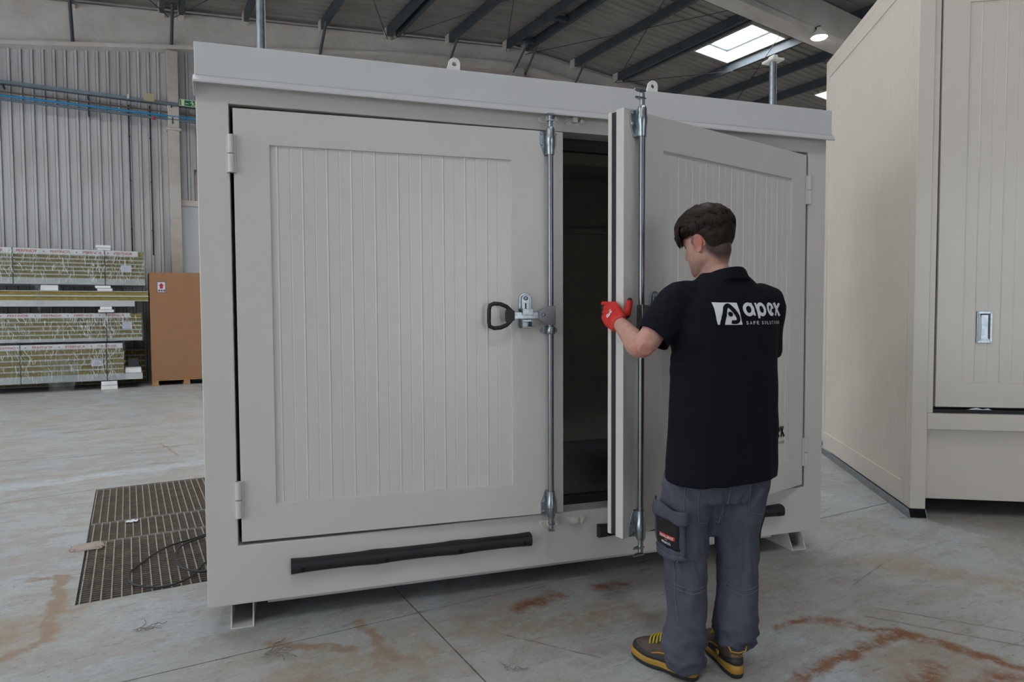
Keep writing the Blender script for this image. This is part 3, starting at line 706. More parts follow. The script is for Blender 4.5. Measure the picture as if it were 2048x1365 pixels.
# recessed pull handle
hx0, hx1, hz0, hz1 = .384, .478, 1.172, 1.379
hf = MB(); ring_plate(hf, hx0, hx1, hz0, hz1, hx0+.020, hx1-.014, hz0+.018, hz1-.016, .004, .0125)
hf = hf.build('pull_handle', 'zinc', td, bev=.0015, label='recessed chrome pull handle')
cup = MB(); a0, a1, c0, c1 = hx0+.020, hx1-.014, hz0+.018, hz1-.016
cup.add([(a0, .005, c0), (a1, .005, c0), (a1, .005, c1), (a0, .005, c1), (a0+.012, .0145, c0+.014), (a1-.008, .0145, c0+.014), (a1-.008, .0145, c1-.008), (a0+.012, .0145, c1-.008)],
        [(0, 1, 5, 4), (1, 2, 6, 5), (2, 3, 7, 6), (3, 0, 4, 7), (4, 5, 6, 7)])
cup.build('handle_cup', 'zinc', hf, recalc=False)
MB().prism([(hx0+.006, hz0), (hx0+.024, hz0+.03), (hx0+.030, (hz0+hz1)/2), (hx0+.024, hz1-.03), (hx0+.006, hz1)], 'y', .0015, .006).build('handle_lip', 'steel_tube', hf, bev=.001)
for q in ((hx0+.009, hz0+.009), (hx1-.009, hz0+.009), (hx1-.009, hz1-.009), (hx0+.009, hz1-.009)):
    MB().tube([(q[0], .004, q[1]), (q[0], .0005, q[1])], [.0055, .004], 10).build('handle_screw', 'zinc', hf, auto=50)
MB().prism([(.34, .728), (.50, .728), (.47, .742), (.44, .735), (.40, .744), (.37, .738)], 'y', .018, .03).build('door_shoe', 'zinc', td, bev=.002)
# left side: frame and finely ribbed panel, seen along its length
sd = MB(); sy0, sy1, sz0, sz1 = .165, 2.06, .213, 3.59
O = [(.1005, .06), (TD, .06), (TD, TH), (.1005, TH)]; I = [(sy0, sz0), (sy1, sz0), (sy1, sz1), (sy0, sz1)]
vs = [(0, a, z) for a, z in O]+[(0, a, z) for a, z in I]+[(.007, a, z) for a, z in I]+[(.05, a, z) for a, z in O]; fs = []
for i in range(4):
    j = (i+1) % 4; fs += [(i, 4+i, 4+j, j), (4+i, 8+i, 8+j, 4+j), (i, j, 12+j, 12+i)]
fs += [(12, 13, 14, 15), (8, 11, 10, 9)]
sw = sd.add(vs, fs).build('side_wall', 'paint_tall', tall, bev=.002)
pr = [(sy0+.001, .0065)]; u = sy0+.05
while u < sy1-.03:
    pr += [(u-.003, .0065), (u, .0052), (u+.003, .0065)]; u += .048
pr.append((sy1-.001, .0065))
MB().grid([[(b, a, sz0+.001) for a, b in pr], [(b, a, sz1-.001) for a, b in pr]]).build('ribbed_panel', 'paint_tall', sw, recalc=False)
T('side_wall', 'paint_tall', MB().box(TW-.05, TW, .1005, TD, .06, TH))
T('back_wall', 'paint_tall', MB().box(.0505, TW-.0505, TD-.05, TD, .06, TH))
T('roof', 'paint_tall', MB().box(.0, TW, .0, TD, TH+.0005, TH+.05))
T('underframe', 'hole_black', MB().box(.10, TW-.10, .10, TD-.06, .13, .16))
for x in (-.012, TW-.10):
    ft = MB(); t = .006
    for q in ((0, t, 0, .057), (.112-t, .112, 0, .057), (t, .112-t, 0, t)):
        sl = .03 if q[3] > .02 else 0
        ft.add([(x+q[0], -.035, q[2]), (x+q[1], -.035, q[2]), (x+q[1], -.035+sl, q[3]), (x+q[0], -.035+sl, q[3]), (x+q[0], TD, q[2]), (x+q[1], TD, q[2]), (x+q[1], TD, q[3]), (x+q[0], TD, q[3])],
               [(0, 1, 2, 3), (7, 6, 5, 4), (0, 4, 5, 1), (1, 5, 6, 2), (2, 6, 7, 3), (3, 7, 4, 0)])
    T('foot_channel', 'zinc', ft)
vl = MB().cyl((-.004, TD-.04, .10), (-.055, TD-.04, .10), .022, 14).build('drain_valve', 'zinc', tall, auto=50)
MB().cyl((-.055, TD-.04, .10), (-.085, TD-.04, .10), .030, 8).build('valve_cap', 'gasket', vl)

# ------------------------------------------------------------------ insulated panel bundles by the rear wall (hall axes)
def bundle(name, label, x0, x1, y0, y1, z0, z1, n, tape=None, straps=(), lip=None, film=True, papers=(), dark=False):
    """n sandwich panels between two steel skins, wrapped; tape = (z0, z1, x_end) printed edge protector"""
    cx = (x0+x1)/2; b = thing(name, label, 'panel bundle', hp(cx, y0, z0), HA, 'insulation panel bundles')
    ztop = (tape[0] if tape else z1)-z0; zl = (lip[0] if lip else 0)
    t = (ztop-zl)/n; L = x1-x0
    for k in range(n):
        z = zl+k*t; cr = MB().box(-L/2+.006, L/2-.006, .012, y1-y0-.012, z+.012, z+t-.0125).build('panel_core', 'wool', b)
        for q in (z+.0005, z+t-.012):
            MB().box(-L/2, L/2, 0, y1-y0, q, q+.0115).build('panel_skin', 'panel_skin', cr)
    if lip: MB().box(-L/2-.0, lip[1]-cx, -.008, y1-y0, 0, zl-.0005).build('bottom_tray', 'panel_skin', b, bev=.003)
    if tape:
        e = tape[2]-cx; tp = MB().box(-L/2, e, -.012, y1-y0, tape[0]-z0+.0005, z1-z0).build('edge_protector', 'white_print', b, bev=.004, label='white edge protector with red lettering')
        if e < L/2-.02: MB().box(e+.002, L/2-.006, .004, y1-y0-.012, tape[0]-z0+.001, z1-z0-.01).build('top_core', 'wool', b)
        h = z1-tape[0]; vs, fs = fit_text('PERFINOR', 0, .30, 0, h*.48, .012)
        x = e-.39
        while x > -L/2+.1:
            me = MB().add([(x+a, -.0135, tape[0]-z0+h*.27+c) for a, c in vs], fs).data('lettering', recalc=False)
            obj('lettering', me, 'red_print', tp)
            MB().cyl((x-.095, -.0125, tape[0]-z0+h*.5), (x-.095, -.0135, tape[0]-z0+h*.5), .011, 10).build('printed_dot', 'red_print', tp)
            x -= .49
    for x in straps:
        hh = z1-z0; MB().box(x-cx-.008, x-cx+.008, -.016, -.0135, -.002, hh+.003).build('strap', 'strap', b)
        MB().box(x-cx-.008, x-cx+.008, -.016, y1-y0, hh+.001, hh+.003).build('strap', 'strap', b)
    for px, pz, w, h in papers:
        MB().box(px-cx-w/2, px-cx+w/2, -.0135, -.0125, pz-z0-h/2, pz-z0+h/2).build('delivery_note', 'paper', b)
    if film:
        R = []; n1 = 60; hh = z1-z0
        for k in range(n1+1):
            x = -L/2-.03+(L+.055)*k/n1; r = []
            for q in range(26):
                w = q/25; z = hh+.012-(hh+.02)*w; yb = -.030-.016*noise.noise((x*5, z*9, x0))-.01*noise.noise((x*17, z*21, 3))
                if k in (0, n1): yb += .02
                r.append((x, yb, z))
            r.append((x, y1-y0, -.008)) ; r.insert(0, (x, y1-y0, hh+.015)); R.append(r)
        MB().grid(R).build('wrapping_film', 'clear_film', b, smooth=True, recalc=False)
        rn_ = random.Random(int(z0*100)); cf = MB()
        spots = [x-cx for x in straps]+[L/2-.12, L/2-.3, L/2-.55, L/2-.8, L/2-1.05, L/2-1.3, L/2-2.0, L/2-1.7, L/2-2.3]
        for q in range(420):  # milky film folds, drawn white to stand in for glints on the wrap
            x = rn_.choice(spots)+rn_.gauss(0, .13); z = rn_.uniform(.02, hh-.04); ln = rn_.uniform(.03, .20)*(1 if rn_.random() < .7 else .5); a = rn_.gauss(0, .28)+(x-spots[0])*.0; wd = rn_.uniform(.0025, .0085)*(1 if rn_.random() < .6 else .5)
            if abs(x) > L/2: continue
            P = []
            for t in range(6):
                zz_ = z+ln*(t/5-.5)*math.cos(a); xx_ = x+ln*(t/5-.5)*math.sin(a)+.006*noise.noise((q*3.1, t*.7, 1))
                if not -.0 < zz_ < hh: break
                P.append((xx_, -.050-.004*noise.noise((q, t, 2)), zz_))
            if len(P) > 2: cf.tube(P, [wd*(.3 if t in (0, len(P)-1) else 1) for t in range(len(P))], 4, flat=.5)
        cf.build('film_fold_glints', 'film_glint_white', b, smooth=True)['kind'] = 'stuff'
        k = MB().grid([[(L/2+.026+.012*noise.noise((q*.9, w*1.3, x0)), -.028+(y1-y0)*q/6, -.006+(hh+.018)*w/10) for q in range(7)] for w in range(11)])
        k.build('wrapping_film', 'clear_film', b, smooth=True, recalc=False)
    return b
XL_ = -4.6
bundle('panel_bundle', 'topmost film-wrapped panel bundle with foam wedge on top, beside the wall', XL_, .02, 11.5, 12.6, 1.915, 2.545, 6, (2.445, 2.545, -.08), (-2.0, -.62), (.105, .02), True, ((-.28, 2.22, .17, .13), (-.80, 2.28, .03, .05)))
bundle('panel_bundle', 'unwrapped pair of panels with pale edge trim, second level of the stack', XL_, .075, 11.47, 12.6, 1.515, 1.80, 2, None, (), (.10, -.155), False)
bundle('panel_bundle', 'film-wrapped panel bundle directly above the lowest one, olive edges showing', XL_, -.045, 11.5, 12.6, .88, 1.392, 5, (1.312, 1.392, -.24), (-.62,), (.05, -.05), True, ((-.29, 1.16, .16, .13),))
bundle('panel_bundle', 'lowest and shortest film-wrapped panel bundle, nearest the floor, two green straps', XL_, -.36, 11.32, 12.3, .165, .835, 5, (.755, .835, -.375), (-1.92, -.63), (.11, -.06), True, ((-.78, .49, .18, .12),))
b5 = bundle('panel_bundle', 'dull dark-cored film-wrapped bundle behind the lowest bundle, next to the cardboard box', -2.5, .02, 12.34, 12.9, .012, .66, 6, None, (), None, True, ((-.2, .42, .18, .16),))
# loose ends of film hanging down
def film_rag(label, x, y, z0, z1, w):
    R = []
    for k in range(13):
        r = []
        for q in range(13):
            u = k/12-.5; z = z0+(z1-z0)*q/12
            r.append((u*w*(1-.45*(1-q/12)*(.5+noise.noise((x, 3, 1)))), .035*noise.noise((u*6, z*9, x))+.03*math.sin(u*9+z*11), z-z0))
        R.append(r)
    o = MB().grid(R).build('film_scrap', 'clear_film', None, smooth=True, recalc=False); o.location = hp(x, y, z0); hall(o)
    tag(o, label, 'plastic film'); return o
film_rag('crumpled clear film hanging from the lowest bundle down to the floor', -1.32, 11.20, .004, .55, .62)
film_rag('twist of clear film hanging over the unwrapped panels', -1.62, 11.40, 1.46, 1.92, .16)
# foam blocks
def foam(label, x, y, z, w, d, h, second=None):
    b = thing('foam_block', label, 'foam block', hp(x, y, z), HA, 'white foam spacer blocks')
    MB().box(-w/2, w/2, 0, d, 0, h).build('block', 'foam', b, bev=.006)
    if second: 
        ww, hh, dx = second; MB().box(dx-ww/2, dx+ww/2, -.012, d, h+.001, h+hh).build('upper_block', 'foam', b, bev=.006)
    return b
foam('white foam wedge lying on top of the topmost bundle', -.63, 11.65, 2.5605, .21, .3, .045, (.24, .05, -.01))
foam('single white foam block under the topmost bundle, far left of the pair', -1.48, 11.49, 1.802, .26, .5, .096)
foam('stepped white foam block between topmost bundle and unwrapped panels', -.63, 11.47, 1.802, .24, .5, .048, (.25, .048, -.03))
foam('stepped white foam block between the unwrapped panels and wrapped bundle below', -.62, 11.44, 1.408, .25, .5, .05, (.19, .054, .0))
foam('white foam block on the floor carrying the lowest bundle', -.60, 11.27, .0, .26, .6, .08, (.25, .066, -.0))
foam('white foam slab lying on the end of the lowest bundle tray', -.21, 11.36, .28, .26, .40, .085)

# ------------------------------------------------------------------ cardboard box on its pallet
pal = thing('pallet', 'wooden pallet under the tall cardboard box', 'pallet', hp(.70, 11.5, 0), HA)
for k in range(3):
    x = -.60+k*.545; MB().box(x, x+.11, 0, .95, .022, .092).build('stringer', 'timber', pal, bev=.003)
    MB().box(x-.01, x+.12, -.004, .955, .0, .0215).build('base_board', 'timber', pal, bev=.002)
for k in range(6):
    y = .0+k*.172; MB().box(-.605, .605, y, y+.09, .0925, .112).build('deck_board', 'timber', pal, bev=.002)
cb = thing('cardboard_box', 'tall brown cardboard box standing on a wooden pallet', 'box', hp(.70, 11.51, .113), HA)
MB().box(-.605, .62, 0, .92, 0, 2.055).build('carton', 'cardboard', cb, bev=.006)
lb = MB().box(-.475, -.33, -.0015, -.0005, 1.67, 1.875).build('handling_label', 'paper', cb, label='white handling label')
ring_plate(MB(), -.478, -.327, 1.667, 1.878, -.468, -.337, 1.677, 1.868, -.0022, -.0015).build('label_border', 'label_ink', lb)
MB().prism([(-.45, 1.80), (-.402, 1.852), (-.355, 1.80), (-.375, 1.80), (-.375, 1.745), (-.43, 1.745), (-.43, 1.80)], 'y', -.0024, -.0016).build('printed_arrow', 'red_print', lb)
for k in range(3): MB().box(-.455+k*.042, -.425+k*.042, -.0024, -.0016, 1.69, 1.725).build('printed_mark', 'label_ink', lb)

# ------------------------------------------------------------------ services on the rear wall
def run(name, mat, x0, x1, y, z, r, label, cat, sag=0., supp=()):
    t = thing(name, label, cat, hp((x0+x1)/2, y, z), HA); L = (x1-x0)/2
    if r > 0: MB().tube([(-L+2*L*k/12, 0, sag*math.sin(k*2.1)) for k in range(13)], r, 10).build('pipe', mat, t, smooth=True)
    else:
        b = MB()
        for q in ((0, .10, -.05, -.044), (0, .005, -.05, .02), (.095, .10, -.05, .02)): b.box(-L, L, q[0], q[1], q[2], q[3])
        b.build('tray', mat, t)
    for x in supp:
        MB().box(x-(x0+x1)/2-.012, x-(x0+x1)/2+.012, -.03, YB-y, -.09, -.05 if r <= 0 else -r).build('support', 'conduit_dark', t)
    return t
run('cable_tray', 'tray_grey', -5.5, 8.6, YB-.25, 5.735, 0, 'grey steel cable tray along the rear wall above the blue pipe', 'cable tray', 0, (-2.2, -.85, .62))
run('service_pipe', 'blue_pipe', -5.5, 8.6, YB-.20, 5.475, .024, 'bright blue pipe along the rear wall', 'pipe', .004, (-.85, .64, 4))
run('service_pipe', 'tray_grey', -5.5, 8.6, YB-.20, 5.405, .024, 'grey pipe right below the blue pipe on the rear wall', 'pipe', 0, (-.85, .64, 4))
run('service_pipe', 'brown_pipe', -5.5, 8.6, YB-.13, 5.565, .014, 'thin brown pipe above the blue pipe on the rear wall', 'pipe', .0, (-.85, .64, 4))
jb = thing('junction_box', 'cream junction box on the cable tray', 'junction box', hp(.215, YB-.30, 5.69), HA)
MB().box(-.10, .10, -.055, .04, 0, .155).build('housing', 'box_cream', jb, bev=.012)
ring_plate(MB(), -.09, .09, .01, .145, -.08, .08, .02, .135, -.059, -.0555).build('lid', 'box_cream', jb, bev=.002)
sn = thing('wall_sensor', 'small white sensor clipped to the cable tray', 'sensor', hp(-.155, YB-.27, 5.70), HA)
MB().tube([(0, 0, 0), (0, 0, .02), (0, 0, .075), (0, 0, .09)], [.016, .022, .022, .012], 14).build('body', 'white_plastic', sn, smooth=True)
MB().tube([(0, -.0, 0), (.01, -.01, -.04), (.05, -.01, -.05), (.09, .01, -.02)], .006, 6).build('lead', 'conduit_dark', sn, smooth=True)
vv = thing('pipe_valve', 'small red valve on the grey wall pipe', 'valve', hp(.30, YB-.24, 5.36), HA)
MB().tube([(0, 0, 0), (0, 0, .05)], .026, 10).build('body', 'red_print', vv, auto=50); MB().box(-.04, .04, -.006, .006, -.012, -.001).build('lever', 'red_print', vv, bev=.002)
for nm, x, z0, z1, lab in (('conduit', -.155, 2.6, 5.64, 'dark vertical conduit dropping from the sensor'), ('conduit', .225, 2.6, 5.68, 'dark vertical conduit dropping from the junction box')):
    c = thing(nm, lab, 'conduit', hp(x, YB-.012, z0), HA); MB().cyl((0, 0, 0), (0, 0, z1-z0), .011, 8).build('tube', 'conduit_dark', c, smooth=True)
    for z in (.5, 1.5, 2.4): MB().box(-.02, .02, -.014, .03, z, z+.025).build('clip', 'conduit_dark', c)
# emergency exit sign on a bracket
es = thing('exit_sign', 'green emergency exit sign with running figure and pale doorway', 'sign', hp(.92, YB-.32, 5.752), HA)
MB().box(-.150, .150, 0, .02, -.066, .066).build('panel', 'sign_green', es, bev=.003)
ring_plate(MB(), -.152, .152, -.068, .068, -.142, .142, -.058, .058, -.0022, .0).build('border', 'sign_pale', es)
MB().box(-.118, -.06, -.002, 0, -.055, .055).build('printed_doorway', 'sign_pale', es)
MB().prism([(-.045, -.012), (-.025, .002), (-.025, -.006), (.02, -.006), (.02, -.016), (-.025, -.016), (-.025, -.026)], 'y', -.002, 0).build('printed_arrow', 'sign_pale', es)
fg = MB(); fg.cyl((.082, -.002, .042), (.082, 0, .042), .012, 12)
for a, b_, w in (((.086, .028), (.100, -.008), .011), ((.086, .026), (.062, .006), .006), ((.062, .006), (.050, .012), .006), ((.094, .02), (.118, .008), .006), ((.098, -.006), (.086, -.030), .008), ((.086, -.030), (.078, -.054), .007), ((.102, -.006), (.112, -.034), .008), ((.112, -.034), (.134, -.044), .007)):
    a, b_ = Vector(a), Vector(b_); d = (b_-a).normalized(); n = Vector((-d.y, d.x))*w
    fg.add([(p.x, -.002, p.y) for p in (a+n-d*w*.5, b_+n+d*w*.5, b_-n+d*w*.5, a-n-d*w*.5)], [(0, 1, 2, 3)])
fg.build('printed_figure', 'sign_pale', es)['kind'] = 'stuff'
MB().box(.150, .19, .0, .012, -.02, .012).build('bracket', 'conduit_dark', es); MB().box(-.01, .01, .02, .31, -.01, .01).build('arm', 'conduit_dark', es)

# ------------------------------------------------------------------ floor gratings over the pit
def grating(label, y0, y1, off):
    g = thing('floor_grating', label, 'grating', hp((GR[0]+GR[1])/2, y0, 0), HA, 'steel gratings over the pit'); W2 = (GR[1]-GR[0])/2-.006; L = y1-y0-.008
    for q in ((-W2, W2, .0, .004), (-W2, W2, L-.004, L)): MB().box(q[0], q[1], q[2], q[3], -.03, -.002).build('end_bar', 'grate_steel', g)
    me = MB().box(-.0028, .0028, .004, L-.004, -.032, -.0015).data('bearing_bar'); x = -W2+.004+off
    while x < W2: inst(me, 'bearing_bar', g, (x, 0, 0), mat='grate_steel'); x += .0445
    cb_ = MB(); y = .012
    while y < L-.006: cb_.box(-W2, W2, y, y+.004, -.012, -.004); y += .031
    cb_.build('cross_bars', 'grate_rust', g)['kind'] = 'stuff'
    return g
grating('rearmost steel grating over the floor pit', 2.08, 3.095, .0); grating('narrow middle steel grating over the floor pit, paper scrap on it', 1.655, 2.075, .018); grating('nearest steel grating over the floor pit, black cable lying on it', .645, 1.65, .006)
ft = MB(); ring_plate(ft, GR[0]-.0, GR[1]+.0, -GR[3], -GR[2], GR[0]+.005, GR[1]-.005, -GR[3]+.004, -GR[2]-.004, 0, 1)
def cable(label, pts, r, z=.004):
    P = []; n = len(pts)
    for i in range(n-1):
        p0, p1, p2, p3 = [Vector(pts[max(0, min(n-1, i+k))]) for k in (-1, 0, 1, 2)]
        for k in range(8):
            t = k/8; P.append(.5*((2*p1)+(p2-p0)*t+(2*p0-5*p1+4*p2-p3)*t*t+(3*p1-p0-3*p2+p3)*t*t*t))
    P.append(Vector(pts[-1])); b = Vector(pts[0])
    o = MB().tube([(p.x-b.x, p.y-b.y, z+r+.0012*math.sin(k*.5)) for k, p in enumerate(P)], r, 8).build('cable', 'cable', None, smooth=True)
    o.location = hp(b.x, b.y, 0); hall(o); return tag(o, label, 'cable')
cable('long black cable looping across the nearest grating', [(.30, 1.62), (.11, 1.43), (-.11, 1.29), (-.27, 1.02), (-.30, .87), (-.26, .73), (-.14, .655), (-.02, .72), (.07, .91), (.22, 1.05), (.42, 1.1)], .006)
cable('short black cable curling inside the longer cable loop', [(.32, 1.50), (.11, 1.36), (-.03, 1.23), (-.07, 1.07), (-.06, .89), (-.01, .78), (.06, .735), (.25, .74), (.4, .8)], .006, .018)
pp = MB()
R = [[(.075*(q/6-.5)*(1-.25*abs(k/4-.5)), .05*(k/4-.5)+.01*math.sin(q*2.2), .006+.008*noise.noise((q*.8, k*.9, 2))) for q in range(7)] for k in range(5)]
o = pp.grid(R).build('paper_scrap', 'paper', None, smooth=True, recalc=False); sm = o.modifiers.new('thick', 'SOLIDIFY'); sm.thickness = .0012; o.location = hp(-.28, 2.0, .0); hall(o); tag(o, 'crumpled white paper scrap on the middle grating', 'paper scrap')
cl = MB(); R = []
for k, (w, h) in enumerate(((1.0, 0), (.98, .006), (.86, .014), (.5, .017))):
    R.append([(.088*math.copysign(abs(math.cos(a))**.45, math.cos(a))*w+.016*noise.noise((math.cos(a)*3, math.sin(a)*3, k*.3)), .060*math.copysign(abs(math.sin(a))**.5, math.sin(a))*w+.022*noise.noise((math.cos(a)*4, math.sin(a)*4, 4+k*.3)), h) for a in [2*PI*i/36 for i in range(36)]])
o = cl.rings(R).build('mortar_lump', 'mortar', None, auto=60); o.location = hp(-.515, 1.56, .0005); hall(o); tag(o, 'flat pinkish mortar lump over the grating edge', 'mortar lump')
def wire_scrap(label, x, y, s, seed, n=5):
    rnd = random.Random(seed); t = thing('wire_scrap', label, 'wire scrap', hp(x, y, 0), HA, 'bits of wire on the floor')
    for k in range(n):
        a = rnd.uniform(-.5, .6); P = [Vector((rnd.uniform(-.4, .2)*s, rnd.uniform(-.25, .25)*s, .004))]
        for q in range(9):
            a += rnd.uniform(-.55, .55); P.append(P[-1]+Vector((math.cos(a), math.sin(a), 0))*s*.11); P[-1].z = .004+rnd.uniform(0, .012)
        MB().tube(P, .0015, 5).build('strand', 'wire', t, smooth=True)
wire_scrap('tangle of brown wire on the floor left of the front foot', -.25, .20, .10, 3)
wire_scrap('frayed wire clump on the floor in front of the container sill', .20, -.31, .11, 5, 6)
wire_scrap('short wire bit on the floor near the picture bottom, left of the boots', .99, -.90, .06, 8, 3)

# ------------------------------------------------------------------ the person
# local axes: x = his right as seen from behind, y = away from the viewer's side, z up; feet on the floor
man = thing('person', 'person in navy polo and grey work trousers pulling the right door with a red glove', 'person', (1.878, -.964, 0), math.radians(-18.32))
def ell(c, ax, ay, a, b, n=28, e=2.0, front=1.0):
    """closed superellipse ring round c spanned by ax, ay"""
    R = []
    for k in range(n):
        t = 2*PI*k/n; cx, sy = math.cos(t), math.sin(t)
        x = a*math.copysign(abs(cx)**(2/e), cx); y = b*math.copysign(abs(sy)**(2/e), sy)*(front if sy > 0 else 1)
        R.append(Vector(c)+ax*x+ay*y)
    return R
def limb(b, pts, rads, n=20, flat=None, subdiv=4):
    """smooth tapered tube through joints, rounded ends"""
    P = []; Q = []; m = len(pts); pts = [Vector(p) for p in pts]
    for i in range(m-1):
        p0, p1, p2, p3 = [pts[max(0, min(m-1, i+k))] for k in (-1, 0, 1, 2)]
        r0, r1, r2, r3 = [rads[max(0, min(m-1, i+k))] for k in (-1, 0, 1, 2)]
        for k in range(subdiv):
            t = k/subdiv; f = lambda a, b_, c, d: .5*((2*b_)+(c-a)*t+(2*a-5*b_+4*c-d)*t*t+(3*b_-a-3*c+d)*t*t*t)
            P.append(f(p0, p1, p2, p3)); Q.append(f(r0, r1, r2, r3))
    P.append(pts[-1]); Q.append(rads[-1])
    d0 = (P[0]-P[1]).normalized(); d1 = (P[-1]-P[-2]).normalized()
    P = [P[0]+d0*Q[0]*.75, P[0]+d0*Q[0]*.45]+P+[P[-1]+d1*Q[-1]*.45, P[-1]+d1*Q[-1]*.75]; Q = [Q[0]*.45, Q[0]*.85]+Q+[Q[-1]*.85, Q[-1]*.45]
    return b.tube(P, Q, n, flat=flat or 1.0)
def fuse(b, voxel, smooth=4, fac=.5, name='fused'):
    """voxel-fuse the collected closed shells into one surface"""
    me = b.data(name); o = bpy.data.objects.new(name, me); COL.objects.link(o)
    r = o.modifiers.new('r', 'REMESH'); r.mode = 'VOXEL'; r.voxel_size = voxel
    if smooth: s = o.modifiers.new('s', 'SMOOTH'); s.iterations = smooth; s.factor = fac
    dg = bpy.context.evaluated_depsgraph_get(); dg.update()
    m2 = bpy.data.meshes.new_from_object(o.evaluated_get(dg)); bpy.data.objects.remove(o); bpy.data.meshes.remove(me)
    m2.polygons.foreach_set('use_smooth', [True]*len(m2.polygons)); return m2
def cut(bm, co, no, near):
    """slice the faces for which near(centre) holds along a plane and drop the part beyond it"""
    co, no = Vector(co), Vector(no); fs = [f for f in bm.faces if near(f.calc_center_median())]
    geom = list({e for f in fs for e in f.edges})+list({v for f in fs for v in f.verts})+fs
    bmesh.ops.bisect_plane(bm, geom=geom, plane_co=co, plane_no=no)
    kill = [f for f in bm.faces if near(f.calc_center_median()) and (f.calc_center_median()-co).dot(no) > 0]
    bmesh.ops.delete(bm, geom=kill, context='FACES')
def displace(me, fn):
    co = [v.co.copy() for v in me.vertices]; nr = [v.normal.copy() for v in me.vertices]
    for v, c, n in zip(me.vertices, co, nr): v.co = c+n*fn(c, n)
    me.update()
def tone(me, fn):
    a = me.color_attributes.new('tone', 'FLOAT_COLOR', 'POINT')
    for i, v in enumerate(me.vertices): a.data[i].color = tuple(fn(v.co))+(1,)
def gauss(p, c, s): 
    d = (p-Vector(c)).length/s; return math.exp(-d*d)
def sstep(a, b, x):
    t = max(0, min(1, (x-a)/(b-a))); return t*t*(3-2*t)
def lerp_rows(rows, z):
    for i in range(len(rows)-1):
        if rows[i][0] <= z <= rows[i+1][0]:
            t = (z-rows[i][0])/(rows[i+1][0]-rows[i][0]); return [a+(b-a)*t for a, b in zip(rows[i][1:], rows[i+1][1:])]
    return rows[0][1:] if z < rows[0][0] else rows[-1][1:]
def rows_loft(b, rows, yaw, n=36, e=2.3, step=.02):
    ax = Vector((math.cos(yaw), math.sin(yaw), 0)); ay = Vector((-math.sin(yaw), math.cos(yaw), 0)); R = []; z = rows[0][0]
    zs = []
    while z < rows[-1][0]: zs.append(z); z += step
    zs.append(rows[-1][0])
    for z in zs:
        cx, cy, a, bb = lerp_rows(rows, z); R.append(ell((cx, cy, z), ax, ay, a, bb, n, e))
    return b.rings(R)
# --- head, in its own frame (x right, y forward, z up, origin between the ears)
HEAD = Matrix.Translation((.012, .150, 1.662)) @ Matrix.Rotation(math.radians(44), 4, 'Z') @ Matrix.Rotation(math.radians(-15), 4, 'X')
HROWS = [(-.122, .040, .080, .024), (-.112, .018, .090, .040), (-.095, -.020, .093, .053), (-.075, -.052, .0935, .0605), (-.05, -.074, .094, .0665), (-.02, -.090, .0945, .0725), (.0, -.097, .093, .0755),
         (.03, -.103, .096, .0775), (.06, -.100, .093, .0755), (.09, -.086, .077, .065), (.11, -.066, .055, .050), (.123, -.038, .028, .028), (.128, -.012, .002, .008)]
def head_pt(t, z, grow=0.):
    yb, yf, w = lerp_rows(HROWS, z); cy = (yb+yf)/2; h = (yf-yb)/2
    c, s = math.cos(t), math.sin(t); e = 2.25
    x = w*math.copysign(abs(c)**(2/e), c); y = h*math.copysign(abs(s)**(2/e), s)
    if s > 0: x *= 1-.10*s*s
    p = Vector((x, cy+y, z))
    if s > .2:      # brow, nose, lips, chin
        k = math.exp(-(x/.013)**2); p.y += k*(.021*math.exp(-((z+.030)/.016)**2)+.012*math.exp(-((z+.008)/.016)**2))
        p.y += .005*math.exp(-((z-.020)/.010)**2)*math.exp(-(x/.045)**2)
        p.y -= .008*math.exp(-((z-.002)/.011)**2)*math.exp(-((abs(x)-.032)/.016)**2)
        p.y += .007*math.exp(-((z+.066)/.009)**2)*math.exp(-(x/.020)**2)-.004*math.exp(-((z+.083)/.007)**2)*math.exp(-(x/.02)**2)+.005*math.exp(-((z+.105)/.013)**2)*math.exp(-(x/.018)**2)
    if grow:
        o = Vector((0, cy, min(.06, max(-.02, z)))); p = p+(p-o).normalized()*grow
    return p
hb = MB(); R = []
zs = [-.122+.25*k/50 for k in range(51)]
for z in zs: R.append([HEAD @ head_pt(2*PI*k/44, z) for k in range(44)])
hb.rings(R)
# ears: a bowl with a raised rim
for s in (-1, 1):
    M = HEAD @ Matrix.Translation((s*.076, .004, -.010)) @ Matrix.Rotation(s*math.radians(-24), 4, 'Z') @ Matrix.Rotation(math.radians(-10), 4, 'X')
    rim = [(.0, .020*math.cos(t)*(1.0 if math.sin(t) > 0 else .72)-.004*math.sin(t), .033*math.sin(t)) for t in [2*PI*k/20 for k in range(20)]]
    hb.tube([M @ Vector((s*.012, a[1], a[2])) for a in rim], .0048, 8, closed=True)
    hb.rings([[M @ Vector((s*dx, a[1]*k-.0, a[2]*k)) for a in rim] for dx, k in ((-.008, .70), (.004, .92), (.009, .80))])
    hb.tube([M @ Vector((s*.006, .002, -.034)), M @ Vector((s*.004, .004, -.026))], [.007, .009], 8)
# neck
limb(hb, [HEAD @ Vector((0, -.030, -.03)), (.030, .142, 1.565), (.052, .118, 1.50), (.058, .11, 1.44)], [.060, .0585, .064, .09], 24)
limb(hb, [HEAD @ Vector((0, .015, -.075)), (.02, .16, 1.53), (.04, .145, 1.48)], [.046, .050, .06], 20)
